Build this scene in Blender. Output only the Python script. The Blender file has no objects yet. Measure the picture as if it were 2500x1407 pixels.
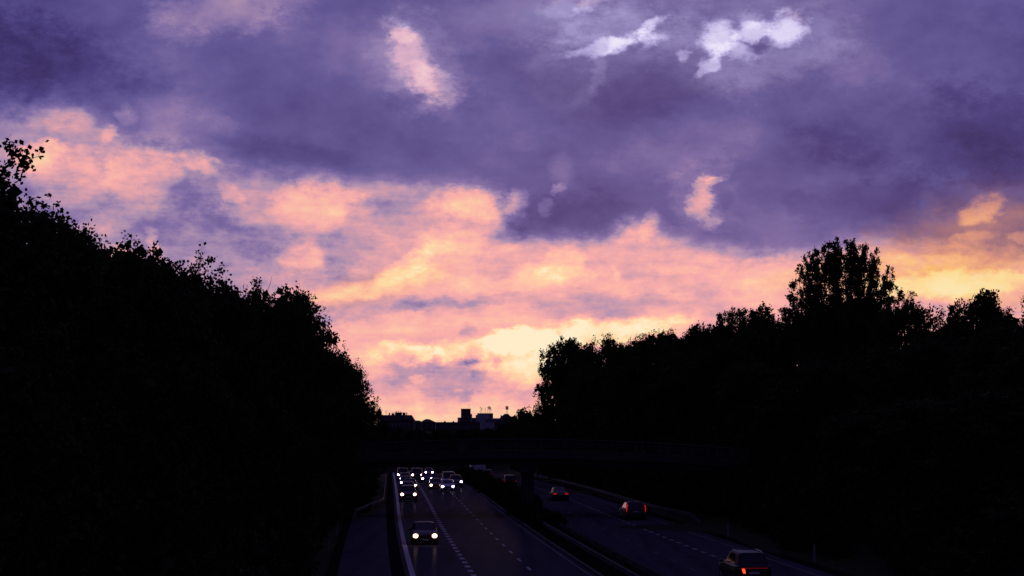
import bpy, bmesh, math, random
import numpy as np
from mathutils import Vector, Matrix

# ------------------------------------------------------------------ camera, sky, sun, exposure
scene = bpy.context.scene
COL = scene.collection
EYE = 8.05                       # eye height above the motorway surface (a footbridge deck)
FPX = 4200.0                     # focal length in photograph pixels (photograph 2500 x 1407)
PITCH = math.atan((1040 - 703.5) / FPX)

cam_data = bpy.data.cameras.new('camera')
cam_data.sensor_width = 36.0
cam_data.lens = 36.0 * FPX / 2500.0
cam_data.clip_start = 0.5
cam_data.clip_end = 20000.0
cam = bpy.data.objects.new('camera', cam_data)
cam.location = (0, 0, EYE)
cam.rotation_euler = (math.pi / 2 + PITCH, 0, 0)
COL.objects.link(cam)
scene.camera = cam

vs = scene.view_settings
vs.view_transform = 'Standard'
vs.look = 'None'
vs.exposure = 0.0
vs.gamma = 1.0
vs.use_curve_mapping = False
cy = scene.cycles
cy.max_bounces = 4
cy.diffuse_bounces = 2
cy.glossy_bounces = 2
cy.transmission_bounces = 3
cy.transparent_max_bounces = 4
cy.use_denoising = True
cy.sample_clamp_indirect = 4.0
cy.caustics_reflective = False
cy.caustics_refractive = False


def ray(px, py):
    """world direction through a point of the photograph"""
    x, zc = px - 1250.0, -(py - 703.5)
    c, s = math.cos(PITCH), math.sin(PITCH)
    return Vector((x, FPX * c - zc * s, FPX * s + zc * c)).normalized()


def on_plane(px, Y):
    """sideways position of a photograph column at depth Y"""
    d = ray(px, 1040)
    return d.x / d.y * Y


def height_at(py, Y):
    d = ray(1250, py)
    return EYE + d.z / d.y * Y


def lin(c):
    return tuple((v / 255 / 12.92) if v / 255 <= 0.04045 else ((v / 255 + 0.055) / 1.055) ** 2.4 for v in c) + (1.0,)


SUN_AZ = math.radians(4.0)       # the sun stands a little right of straight ahead, behind cloud on the horizon
SUN_EL = math.radians(1.2)


def build_world():
    w = bpy.data.worlds.new('World')
    scene.world = w
    w.use_nodes = True
    nt = w.node_tree
    N, L = nt.nodes, nt.links
    for n in list(N):
        N.remove(n)

    def node(t, **kw):
        n = N.new(t)
        for k, v in kw.items():
            setattr(n, k, v)
        return n

    def setin(n, i, v):
        if v is None:
            return
        if hasattr(v, 'is_output'):
            L.new(v, n.inputs[i])
        else:
            n.inputs[i].default_value = v

    def math_(op, a, b=None, c=None, clamp=False):
        n = node('ShaderNodeMath', operation=op, use_clamp=clamp)
        setin(n, 0, a); setin(n, 1, b); setin(n, 2, c)
        return n.outputs[0]

    def vmath(op, a, b=None):
        n = node('ShaderNodeVectorMath', operation=op)
        setin(n, 0, a); setin(n, 1, b)
        return n

    def smooth(v, a, b, lo=0.0, hi=1.0):
        n = node('ShaderNodeMapRange', interpolation_type='SMOOTHSTEP')
        setin(n, 0, v)
        n.inputs[1].default_value = a; n.inputs[2].default_value = b
        n.inputs[3].default_value = lo; n.inputs[4].default_value = hi
        return n.outputs[0]

    tc = node('ShaderNodeTexCoord')
    sep = node('ShaderNodeSeparateXYZ')
    L.new(tc.outputs['Generated'], sep.inputs[0])
    x, y, z = sep.outputs
    U = math_('MULTIPLY', math_('ARCTAN2', x, y), 4.2)
    V = math_('MULTIPLY', math_('ARCSINE', z), 4.2)
    comb = node('ShaderNodeCombineXYZ')
    L.new(U, comb.inputs[0]); L.new(V, comb.inputs[1])
    comb.inputs[2].default_value = 1.0
    UV = comb.outputs[0]

    def uv(px, py):
        d = ray(px, py)
        return 4.2 * math.atan2(d.x, d.y), 4.2 * math.asin(d.z)

    # cloud noise lives on the sphere of directions, flattened so that the clouds lie in layers
    stretch = vmath('MULTIPLY', tc.outputs['Generated'], (4.2, 4.2, 6.8)).outputs[0]

    def noise(scale, detail, rough, off=0.0, ntype=None, dist=0.0):
        n = node('ShaderNodeTexNoise', noise_dimensions='3D')
        if ntype:
            n.noise_type = ntype
        v = stretch if off == 0.0 else vmath('ADD', stretch, (off, off * 0.7, off * 1.3)).outputs[0]
        L.new(v, n.inputs['Vector'])
        n.inputs['Scale'].default_value = scale
        n.inputs['Detail'].default_value = detail
        n.inputs['Roughness'].default_value = rough
        n.inputs['Distortion'].default_value = dist
        return n

    n1 = noise(4.5, 3.0, 0.55)
    n2 = noise(22.0, 5.0, 0.62, 3.1)
    def centred(n, amp):
        s = vmath('SUBTRACT', n.outputs['Color'], (0.5, 0.5, 0.5)).outputs[0]
        return vmath('MULTIPLY', s, (amp, amp * 0.75, 0.0)).outputs[0]
    P = vmath('ADD', vmath('ADD', UV, centred(n1, 0.085)).outputs[0], centred(n2, 0.060)).outputs[0]
    sepP = node('ShaderNodeSeparateXYZ'); L.new(P, sepP.inputs[0])
    PU, PV = sepP.outputs[0], sepP.outputs[1]

    def fcurve(val, pts, lo, hi, vlo, vhi):
        """piecewise curve: pts (a, b), a in lo..hi, b in vlo..vhi"""
        t = node('ShaderNodeMapRange'); setin(t, 0, val)
        t.inputs[1].default_value = lo; t.inputs[2].default_value = hi
        f = node('ShaderNodeFloatCurve')
        L.new(t.outputs[0], f.inputs['Value'])
        cv = f.mapping.curves[0]
        pp = sorted(((a - lo) / (hi - lo), (b - vlo) / (vhi - vlo)) for a, b in pts)
        while len(cv.points) < len(pp):
            cv.points.new(0.5, 0.5)
        for p, (a, b) in zip(cv.points, pp):
            p.location = (a, b)
            p.handle_type = 'AUTO_CLAMPED'
        f.mapping.update()
        return math_('MULTIPLY_ADD', f.outputs[0], vhi - vlo, vlo)

    # lower edge of the dark cloud deck, across the view and on to both sides
    edge = [(-900, 210), (-300, 215), (0, 235), (200, 262), (330, 345), (480, 372), (650, 410), (800, 428), (1000, 448), (1180, 470),
            (1240, 560), (1330, 582), (1480, 572), (1560, 540), (1640, 575), (1750, 615), (1950, 628), (2100, 600),
            (2300, 606), (2500, 612), (2900, 600), (3500, 600)]
    epts = [uv(a, b) for a, b in edge]
    Vb = fcurve(PU, epts, -2.6, 2.6, 0.0, 1.0)
    D = smooth(math_('SUBTRACT', PV, Vb), -0.035, 0.045)

    low = [(1100, .86), (1012, .85), (985, .78), (950, .69), (900, .68), (850, .72), (800, .73), (760, .69), (700, .70),
           (640, .68), (560, .63), (480, .57), (400, .52), (300, .47), (150, .42), (-300, .4)]
    lowT = fcurve(PV, [(uv(1250, a)[1], b) for a, b in low], -0.2, 1.5, 0.0, 1.0)
    rag = math_('MULTIPLY_ADD', noise(13.0, 9.0, 0.72, 5.9).outputs['Fac'], 1.75, -0.875)   # ragged edges
    n3 = noise(9.0, 7.0, 0.56, 7.7)
    n4 = noise(2.6, 4.0, 0.5, 11.3)
    f3 = math_('SUBTRACT', n3.outputs['Fac'], 0.5)
    f5 = math_('SUBTRACT', noise(34.0, 6.0, 0.62, 15.1).outputs['Fac'], 0.5)
    f4 = math_('SUBTRACT', n4.outputs['Fac'], 0.5)
    deckT = math_('MULTIPLY_ADD', f4, 0.48, math_('MULTIPLY_ADD', f3, 0.16, math_('MULTIPLY_ADD', f5, 0.07, 0.285)))
    lowT = math_('MULTIPLY_ADD', f5, 0.20, lowT)
    band = node('ShaderNodeTexNoise', noise_dimensions='3D')       # thin streaks drawn out along the horizon
    L.new(vmath('MULTIPLY', vmath('ADD', stretch, (2.3, 0.4, 0.0)).outputs[0], (0.45, 0.45, 2.4)).outputs[0], band.inputs['Vector'])
    band.inputs['Scale'].default_value = 7.0; band.inputs['Detail'].default_value = 6.0; band.inputs['Roughness'].default_value = 0.6
    band.inputs['Distortion'].default_value = 0.5
    lowT = math_('MULTIPLY_ADD', math_('SUBTRACT', band.outputs['Fac'], 0.5), 0.26, lowT)
    lowT = math_('MULTIPLY_ADD', f3, 0.36, math_('MULTIPLY_ADD', rag, -0.045, lowT))
    T = node('ShaderNodeMix', data_type='FLOAT')
    L.new(D, T.inputs[0]); L.new(lowT, T.inputs[2]); L.new(deckT, T.inputs[3])
    T = T.outputs[0]


    def blobs(lst, start, src=P):
        acc = start
        for (bx, by, rx, ry, rot, amp, s) in lst:
            if src is P and max(rx, ry) < 260:
                if by > 360:
                    amp *= 0.68; s *= 0.45
                    rx *= 1.12; ry *= 1.12
                else:
                    amp *= 0.70; s = 0.0
                    rx *= 1.3; ry *= 1.3
            u0, v0 = uv(bx, by)
            c, sn = math.cos(math.radians(rot)), math.sin(math.radians(rot))
            a1, a2, b1, b2 = c * 1000 / rx, sn * 1000 / rx, -sn * 1000 / ry, c * 1000 / ry
            a = vmath('DOT_PRODUCT', src, (a1, a2, -(u0 * a1 + v0 * a2))).outputs['Value']
            b = vmath('DOT_PRODUCT', src, (b1, b2, -(u0 * b1 + v0 * b2))).outputs['Value']
            f = smooth(math_('MULTIPLY_ADD', b, b, math_('MULTIPLY_ADD', a, a, rag)), s * s, 1.0, amp, 0.0)
            acc = math_('ADD', acc, f) if acc is not None else f
        return acc

    # masses of cloud, thin places and lit flanks: x, y, half length, half height, tilt, tone, hardness
    tone = [
        # broad shading of the deck
        (40, 165, 420, 150, -8, -.15, 0), (-500, 150, 700, 300, 0, -.10, 0), (540, 30, 190, 60, 8, .27, .1), (300, 20, 140, 40, 0, .05, 0),
        (700, 385, 260, 60, -6, -.08, 0), (450, 305, 150, 60, -10, .17, 0), (1000, 15, 170, 70, 0, -.06, 0), (1270, 40, 230, 80, 10, .10, 0),
        (2330, 330, 480, 150, -6, -.13, 0), (2500, 270, 220, 110, 0, -.09, 0), (2150, 500, 330, 70, 0, -.09, 0),
        (1600, 210, 160, 60, 20, -.05, 0), (1650, 360, 260, 90, 10, .08, 0), (1950, 190, 300, 110, 0, .06, 0), (2480, 20, 130, 60, 0, .08, 0),
        (850, 170, 200, 120, -20, .03, 0), (1500, 60, 150, 60, 10, .13, 0), (1180, 300, 300, 90, 0, .04, 0), (1850, 8, 120, 35, 0, -.08, 0),
        (2330, 565, 360, 70, 0, .09, .0),
        # the deck's dark lobes
        (1390, 525, 170, 62, 0, -.16, .2), (1245, 565, 46, 30, 15, -.22, .4), (1300, 420, 160, 55, 0, -.07, 0),
        # lavender left quarter
        (360, 610, 640, 190, -10, -.17, .1), (850, 610, 90, 90, 20, -.14, .1), (640, 560, 160, 110, 0, -.06, 0), (480, 470, 120, 70, -10, -.10, .1),
        # lit cumulus flanks on the left
        (165, 430, 120, 80, -25, .27, .25), (335, 430, 92, 72, 8, .29, .4), (95, 385, 70, 40, 20, .2, .2), (490, 402, 62, 24, -14, .24, .3),
        (565, 470, 40, 22, -50, .17, .2), (590, 530, 55, 26, -10, .13, .2), (160, 285, 60, 36, 0, .20, .2), (312, 285, 18, 26, -15, .15, .3),
        (264, 328, 22, 18, 0, .20, .3), (210, 300, 200, 60, 0, .07, 0), (300, 535, 130, 34, 14, .12, .1), (372, 600, 20, 34, 0, .2, .2), (275, 622, 60, 24, 0, .2, .2),
        (770, 500, 142, 62, 4, .27, .5), (850, 500, 75, 45, 0, .07, .2), (740, 622, 56, 46, 15, .27, .5),
        (1165, 498, 118, 44, -4, .33, .4), (1262, 498, 34, 36, -30, .26, .4), (1180, 455, 60, 30, 0, .12, 0), (960, 470, 60, 40, 0, .06, .1),
        (965, 520, 85, 60, -30, -.12, .1),
        # gold streaks and bright middle
        (890, 703, 210, 36, 13, .22, .15), (1010, 640, 120, 30, 30, .22, .1), (1090, 598, 95, 52, 15, .18, .1), (1000, 560, 200, 60, 15, .05, 0),
        (1375, 650, 66, 60, 10, .24, .2), (1280, 690, 110, 40, 8, .2, .1), (1130, 690, 70, 24, 0, .12, .1), (1220, 600, 60, 30, 20, .1, .1), (1420, 610, 110, 40, 0, .05, .1), (1650, 655, 60, 20, 0, .14, .1),
        (1497, 675, 16, 22, -10, .16, .2), (1650, 735, 60, 14, 0, .1, .1), (1870, 668, 190, 46, 5, .14, .1), (1900, 720, 150, 30, 0, .08, 0),
        # bands of shade above the clear strip
        (830, 762, 240, 30, 8, -.11, .1), (1015, 740, 60, 20, 8, -.13, .2), (1160, 730, 150, 13, 6, -.15, .2), (1470, 752, 230, 34, 2, -.17, .1),
        (1330, 700, 40, 20, 0, -.06, .1), (1570, 700, 160, 30, 0, -.05, 0), (1150, 815, 28, 22, -30, -.16, .3), (940, 830, 100, 20, 0, -.05, .1),
        # clear strip low in the west
        (1440, 810, 310, 40, 5, .26, .2), (1180, 842, 250, 30, 7, .36, .2), (1290, 882, 140, 60, 0, .38, .2), (985, 866, 140, 30, 0, .28, .2),
        (1740, 815, 130, 50, 25, -.12, .8),
        # the small cumulus heads on the horizon
        (1005, 895, 82, 40, 12, -.17, .9), (1105, 925, 82, 62, 0, -.17, .9), (1040, 940, 150, 42, 0, -.03, .4), (930, 942, 60, 32, 0, -.12, .3),
        (1165, 858, 44, 24, 28, -.22, .9), (1160, 880, 24, 20, -30, -.2, .5), (1217, 884, 17, 15, 0, -.25, .6), (978, 868, 22, 18, 0, -.12, .5),
        (1066, 870, 15, 12, 0, -.22, .6), (1172, 912, 18, 10, 10, -.16, .5), (1150, 965, 30, 16, 20, -.12, .3), (1262, 965, 55, 16, 10, -.12, .2),
        (1022, 918, 28, 13, 0, .24, .5), (1112, 952, 12, 7, 0, .16, .4), (905, 905, 40, 30, 0, .1, .2), (1230, 930, 70, 35, 0, -.05, .2),
        # low bright sky on the right
        (2330, 695, 300, 42, 0, .22, .15), (2470, 655, 140, 26, 0, .06, .1), (2400, 515, 68, 30, 12, .34, .2), (2395, 578, 60, 18, 5, .16, .1),
        (2490, 580, 40, 16, 0, .2, .2), (2260, 500, 40, 26, 0, .12, .1), (2250, 645, 140, 24, 0, .08, .1), (2300, 780, 400, 40, 0, -.05, 0),
        # thin places in the deck, first their soft surrounds
        (1010, 145, 160, 95, -55, .14, 0), (1490, 110, 200, 80, 10, .14, 0), (1830, 95, 230, 120, 0, .17, 0), (1720, 480, 100, 120, 0, .12, 0), (2400, 520, 130, 60, 0, .08, 0),
        (1000, 130, 105, 46, -58, .33, .3), (1062, 200, 62, 40, -45, .26, .25), (1010, 175, 30, 18, 30, -.10, 0), (972, 85, 40, 26, 20, .2, .2), (1045, 250, 22, 30, 0, .12, .1),
        (975, 205, 30, 26, 0, .1, .1),
        (1480, 122, 105, 20, 10, .42, .25), (1530, 108, 50, 20, 25, .28, .25), (1440, 100, 60, 14, 5, .1, 0), (1585, 62, 40, 15, 35, .46, .25), (1466, 190, 20, 55, -8, .13, .1),
        (1432, 240, 48, 20, 25, .10, .1), (1390, 12, 70, 26, 0, .15, 0), (1450, 5, 40, 14, 20, .2, .1),
        (1745, 92, 46, 46, -30, .54, .4), (1830, 76, 48, 20, 18, .48, .4), (1918, 72, 52, 36, 35, .56, .4), (1795, 130, 66, 22, -12, .34, .3),
        (1722, 160, 42, 16, 40, .38, .2), (1665, 130, 16, 14, 0, .3, .2), (1855, 114, 36, 16, 10, -.22, .3), (1830, 45, 30, 16, 0, .2, .1),
        (1716, 478, 36, 70, -14, .40, .2), (1745, 440, 34, 13, 18, .3, .2), (1742, 540, 40, 24, 35, .22, .1), (1700, 500, 70, 90, 0, .08, 0),
        (1765, 500, 26, 34, -10, -.12, .2),
        (1376, 425, 36, 60, 0, .13, .0), (1364, 470, 18, 12, 20, .24, .2), (1334, 508, 20, 20, 20, .24, .2), (1590, 545, 28, 42, -10, .17, .1),
        (1545, 560, 60, 32, 0, .13, .1),
    ]
    T = blobs(tone, T)
    # dusk: away from the lit west the deck goes on, a little darker behind us
    west = vmath('DOT_PRODUCT', tc.outputs['Generated'], (math.sin(SUN_AZ), math.cos(SUN_AZ), 0.03)).outputs['Value']
    T = math_('MULTIPLY', T, smooth(west, 0.93, 0.30, 1.0, 0.42))

    def ramp(stops, fac):
        r = node('ShaderNodeValToRGB')
        e = r.color_ramp.elements
        e[0].position, e[0].color = stops[0][0], lin(stops[0][1])
        e[1].position, e[1].color = stops[-1][0], lin(stops[-1][1])
        for p, c in stops[1:-1]:
            k = e.new(p); k.color = lin(c)
        L.new(fac, r.inputs[0])
        return r.outputs[0]

    pink = ramp([(0, (46, 34, 90)), (.15, (72, 62, 127)), (.30, (99, 89, 152)), (.42, (131, 112, 168)), (.52, (172, 143, 178)),
                 (.61, (212, 158, 175)), (.71, (249, 174, 174)), (.81, (255, 193, 172)), (.91, (255, 220, 172)), (1, (255, 240, 206))], T)
    cool = ramp([(0, (46, 34, 90)), (.15, (76, 64, 126)), (.30, (106, 94, 152)), (.46, (142, 130, 185)), (.62, (182, 171, 222)), (.82, (228, 219, 252)),
                 (1, (250, 246, 255))], T)
    amber = ramp([(0, (62, 42, 92)), (.15, (84, 62, 112)), (.30, (118, 84, 116)), (.45, (168, 112, 112)), (.6, (228, 150, 112)),
                  (.74, (252, 190, 118)), (.87, (255, 222, 150)), (1, (255, 232, 178))], T)
    fc = blobs([(1760, 100, 420, 160, 0, 1, .5), (1480, 130, 280, 190, 0, 1, .5), (1150, 30, 320, 60, 0, .6, 0), (1010, 140, 170, 150, 0, .45, .3)], None, UV)
    fa = blobs([(2480, 590, 420, 180, 0, .80, .2), (2150, 690, 330, 60, 0, .5, .1), (900, 705, 260, 50, 13, .3, .1)], None, UV)

    def mixc(f, a, b):
        m = node('ShaderNodeMix', data_type='RGBA', clamp_factor=True)
        L.new(f, m.inputs[0]); L.new(a, m.inputs[6]); L.new(b, m.inputs[7])
        return m.outputs[2]
    col = mixc(fa, mixc(fc, pink, cool), amber)
    cloud = node('ShaderNodeBackground'); L.new(col, cloud.inputs[0])
    L.new(smooth(west, 0.90, -0.25, 1.0, 0.62), cloud.inputs[1])

    sky = node('ShaderNodeTexSky', sky_type='NISHITA')
    sky.sun_disc = False
    sky.sun_elevation = SUN_EL
    sky.sun_rotation = SUN_AZ
    sky.altitude = 50
    sky.dust_density = 2.0
    clear = node('ShaderNodeBackground'); L.new(sky.outputs[0], clear.inputs[0])
    clear.inputs[1].default_value = 0.05
    mx = node('ShaderNodeMixShader')
    mx.inputs[0].default_value = 0.94     # nearly closed cloud cover
    L.new(clear.outputs[0], mx.inputs[1]); L.new(cloud.outputs[0], mx.inputs[2])
    out = node('ShaderNodeOutputWorld')
    L.new(mx.outputs[0], out.inputs['Surface'])
    w.cycles.sampling_method = 'MANUAL'
    w.cycles.sample_map_resolution = 512


build_world()

sun_data = bpy.data.lights.new('sun', 'SUN')
sun_data.energy = 0.06           # the disc is down in the cloud on the horizon
sun_data.angle = math.radians(12)
sun_data.color = (1.0, 0.62, 0.42)
sun = bpy.data.objects.new('sun', sun_data)
sun.rotation_euler = (math.pi / 2 - SUN_EL, 0, math.pi - SUN_AZ)
COL.objects.link(sun)

# ------------------------------------------------------------------ helpers
rng = np.random.default_rng(7)
random.seed(7)


def tag(o, label=None, cat=None, group=None, kind=None):
    if label: o['label'] = label
    if cat: o['category'] = cat
    if group: o['group'] = group
    if kind: o['kind'] = kind
    return o


def link(o, parent=None):
    COL.objects.link(o)
    if parent is not None:
        o.parent = parent
    return o


def empty(name, loc=(0, 0, 0), rz=0.0, scale=(1, 1, 1)):
    o = bpy.data.objects.new(name, None)
    o.empty_display_size = 0.3
    o.location = loc
    o.rotation_euler = (0, 0, rz)
    o.scale = scale
    return link(o)


def mesh_obj(name, me, mat, parent=None, loc=None, rot=None):
    """one object; the material sits on the object so that alike pieces can share mesh data"""
    o = bpy.data.objects.new(name, me)
    if not me.materials:
        me.materials.append(None)
    o.material_slots[0].link = 'OBJECT'
    o.material_slots[0].material = mat
    if loc is not None: o.location = loc
    if rot is not None: o.rotation_euler = rot
    return link(o, parent)


def pydata(name, v, f, smooth=False, sharp=None):
    me = bpy.data.meshes.new(name)
    me.from_pydata([tuple(p) for p in v], [], f)
    if smooth:
        me.shade_smooth()
        if sharp: me.set_sharp_from_angle(angle=sharp)
    me.update()
    return me


class MB:
    """collects boxes, tubes and prisms into one mesh"""
    def __init__(self):
        self.v, self.f = [], []

    def add(self, v, f):
        b = len(self.v)
        self.v += [tuple(p) for p in v]
        self.f += [tuple(i + b for i in q) for q in f]
        return self

    def box(self, c, s, rz=0.0, taper=1.0):
        hx, hy, hz = s[0] / 2, s[1] / 2, s[2] / 2
        ca, sa = math.cos(rz), math.sin(rz)
        v = []
        for z, t in ((-hz, 1.0), (hz, taper)):
            for x, y in ((-hx, -hy), (hx, -hy), (hx, hy), (-hx, hy)):
                x2, y2 = x * t, y * t
                v.append((c[0] + x2 * ca - y2 * sa, c[1] + x2 * sa + y2 * ca, c[2] + z))
        return self.add(v, [(3, 2, 1, 0), (4, 5, 6, 7), (0, 1, 5, 4), (1, 2, 6, 5), (2, 3, 7, 6), (3, 0, 4, 7)])

    def tube(self, pts, radii, n=5, cap=True):
        pts = [Vector(p) for p in pts]
        if not hasattr(radii, '__len__'): radii = [radii] * len(pts)
        v, f = [], []
        for i, p in enumerate(pts):
            d = (pts[min(i + 1, len(pts) - 1)] - pts[max(i - 1, 0)])
            d = d.normalized() if d.length > 1e-9 else Vector((0, 0, 1))
            a = d.cross(Vector((0, 0, 1)) if abs(d.z) < 0.9 else Vector((1, 0, 0))).normalized()
            b = d.cross(a)
            for k in range(n):
                t = 2 * math.pi * k / n
                v.append(p + (a * math.cos(t) + b * math.sin(t)) * radii[i])
        for i in range(len(pts) - 1):
            for k in range(n):
                k2 = (k + 1) % n
                f.append((i * n + k, i * n + k2, (i + 1) * n + k2, (i + 1) * n + k))
        if cap:
            f.append(tuple(range(n - 1, -1, -1)))
            m = (len(pts) - 1) * n
            f.append(tuple(m + k for k in range(n)))
        return self.add(v, f)

    def prism(self, poly, x0, x1, axis='x'):
        """polygon in the other two axes, extruded from x0 to x1"""
        n = len(poly)
        v = []
        for t in (x0, x1):
            for a, b in poly:
                v.append((t, a, b) if axis == 'x' else (a, t, b))
        f = [tuple(range(n)), tuple(range(2 * n - 1, n - 1, -1))]
        for i in range(n):
            j = (i + 1) % n
            f.append((i, i + n, j + n, j))
        return self.add(v, f)

    def mesh(self, name, smooth=False, sharp=0.6):
        me = pydata(name, self.v, self.f)
        bm = bmesh.new(); bm.from_mesh(me)
        bmesh.ops.recalc_face_normals(bm, faces=bm.faces)
        bm.to_mesh(me); bm.free()
        if smooth:
            me.shade_smooth(); me.set_sharp_from_angle(angle=sharp)
        return me

    def obj(self, name, mat, parent=None, smooth=False, loc=None, rot=None):
        return mesh_obj(name, self.mesh(name, smooth), mat, parent, loc, rot)


def material(name, color, rough=0.7, spec=0.5, metal=0.0, noise=None, bump=None, emit=None, coat=0.0):
    """noise = (scale, second colour, detail); bump = (scale, strength, distance); emit = (colour, strength)"""
    m = bpy.data.materials.new(name)
    m.use_nodes = True
    nt = m.node_tree
    b = nt.nodes['Principled BSDF']
    b.inputs['Base Color'].default_value = tuple(color) + (1,)
    b.inputs['Roughness'].default_value = rough
    b.inputs['Specular IOR Level'].default_value = spec
    b.inputs['Metallic'].default_value = metal
    b.inputs['Coat Weight'].default_value = coat
    tc = nt.nodes.new('ShaderNodeTexCoord')
    if noise:
        n = nt.nodes.new('ShaderNodeTexNoise')
        n.inputs['Scale'].default_value = noise[0]
        n.inputs['Detail'].default_value = noise[2]
        n.inputs['Roughness'].default_value = 0.65
        nt.links.new(tc.outputs['Object'], n.inputs['Vector'])
        r = nt.nodes.new('ShaderNodeValToRGB')
        r.color_ramp.elements[0].position = 0.32
        r.color_ramp.elements[1].position = 0.68
        r.color_ramp.elements[0].color = tuple(color) + (1,)
        r.color_ramp.elements[1].color = tuple(noise[1]) + (1,)
        nt.links.new(n.outputs['Fac'], r.inputs[0])
        nt.links.new(r.outputs[0], b.inputs['Base Color'])
    if bump:
        n = nt.nodes.new('ShaderNodeTexNoise')
        n.inputs['Scale'].default_value = bump[0]
        n.inputs['Detail'].default_value = 4
        nt.links.new(tc.outputs['Object'], n.inputs['Vector'])
        bp = nt.nodes.new('ShaderNodeBump')
        bp.inputs['Strength'].default_value = bump[1]
        bp.inputs['Distance'].default_value = bump[2]
        nt.links.new(n.outputs['Fac'], bp.inputs['Height'])
        nt.links.new(bp.outputs[0], b.inputs['Normal'])
    if emit:
        b.inputs['Emission Color'].default_value = tuple(emit[0]) + (1,)
        b.inputs['Emission Strength'].default_value = emit[1]
    return m


M = {
    'grass': material('rough_grass', (.018, .026, .010), .95, .1, noise=(1.3, (.040, .045, .018), 8), bump=(9, 1, .3)),
    'bitumen': material('bitumen_joint', (.012, .012, .013), .95, .0, noise=(2, (.022, .021, .02), 6)),
    'soil': material('soil', (.012, .011, .010), .95, .0, noise=(2.5, (.024, .022, .019), 8), bump=(12, 1, .15)),
    'paint': material('road_paint', (.38, .38, .38), .8, .1, noise=(3.5, (.62, .62, .61), 9)),
    'paint_worn': material('worn_road_paint', (.10, .10, .10), .8, .1, noise=(6, (.38, .38, .37), 9)),
    'paint_faint': material('faint_road_paint', (.07, .07, .07), .8, .1, noise=(5, (.20, .20, .2), 9)),
    'kerb': material('kerb_concrete', (.05, .05, .048), .9, .2, noise=(4, (.09, .088, .083), 8)),
    'concrete': material('weathered_concrete', (.035, .033, .03), .9, .15, noise=(.9, (.07, .066, .06), 9), bump=(6, .4, .03)),
    'steel_dark': material('dark_painted_steel', (.02, .022, .022), .5, .4, noise=(8, (.035, .034, .03), 6)),
    'galv': material('galvanised_steel', (.045, .045, .047), .8, .2, .0, noise=(5, (.085, .085, .087), 7)),
    'post_white': material('delineator_plastic', (.22, .22, .21), .5, .4, noise=(9, (.3, .29, .27), 5)),
    'reflector': material('reflector', (.7, .7, .72), .15, .6),
    'bark': material('bark', (.028, .022, .016), .95, .1, noise=(7, (.05, .04, .03), 8), bump=(14, 1, .04)),
    'glass': material('tinted_car_glass', (.008, .009, .011), .06, .5),
    'rubber': material('tyre_rubber', (.012, .012, .012), .9, .2, noise=(20, (.02, .02, .02), 4)),
    'rim': material('wheel_alloy', (.18, .18, .19), .35, .5, .8, noise=(15, (.28, .28, .29), 3)),
    'trim': material('black_trim', (.01, .01, .011), .55, .4, noise=(12, (.018, .018, .018), 4)),
    'plate': material('number_plate', (.45, .45, .43), .5, .4, noise=(20, (.55, .55, .52), 4)),
    'lamp_warm': material('halogen_headlamp', (.9, .85, .75), .2, .5, emit=((1, .70, .55), 26)),
    'lamp_cool': material('led_headlamp', (.85, .88, .95), .2, .5, emit=((.92, .86, 1), 30)),
    'rim_warm': material('warm_lamp_halo', (.5, .4, .3), .3, .5, emit=((1, .42, .2), 1.6)),  # warm halo round the lamp, put into the ring's emission
    'rim_cool': material('cool_lamp_halo', (.4, .4, .6), .3, .5, emit=((.32, .22, 1), 1.6)),  # violet bloom fringe, painted as emission on the ring
    'tail': material('tail_lamp', (.25, .008, .005), .25, .5, emit=((1, .02, .012), .45)),
    'tail_dim': material('dim_tail_lamp', (.25, .01, .006), .25, .5, emit=((1, .02, .01), .09)),
    'tail_hot': material('bright_tail_lamp', (.4, .02, .01), .25, .5, emit=((1, .05, .015), 3)),
    'tail_off': material('unlit_tail_lamp', (.12, .006, .005), .3, .4, noise=(8, (.16, .008, .006), 3)),
    'chrome': material('badge_metal', (.35, .35, .37), .25, .5, 1),
    'wall_dark': material('dark_render_wall', (.05, .045, .042), .9, .2, noise=(.7, (.075, .068, .06), 7)),
    'wall_pale': material('pale_facade_panel', (.28, .28, .32), .8, .3, noise=(.5, (.36, .36, .4), 6)),
    'roof': material('roof_tiles', (.035, .025, .022), .8, .3, noise=(2, (.055, .04, .034), 7)),
    'window': material('window_glass', (.02, .022, .03), .12, .5),
    'mast': material('mast_steel', (.06, .06, .062), .6, .4, .3, noise=(4, (.09, .09, .09), 4)),
    'timber': material('noise_screen_boards', (.02, .018, .016), .9, .2, noise=(3, (.035, .03, .026), 6)),
}


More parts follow.
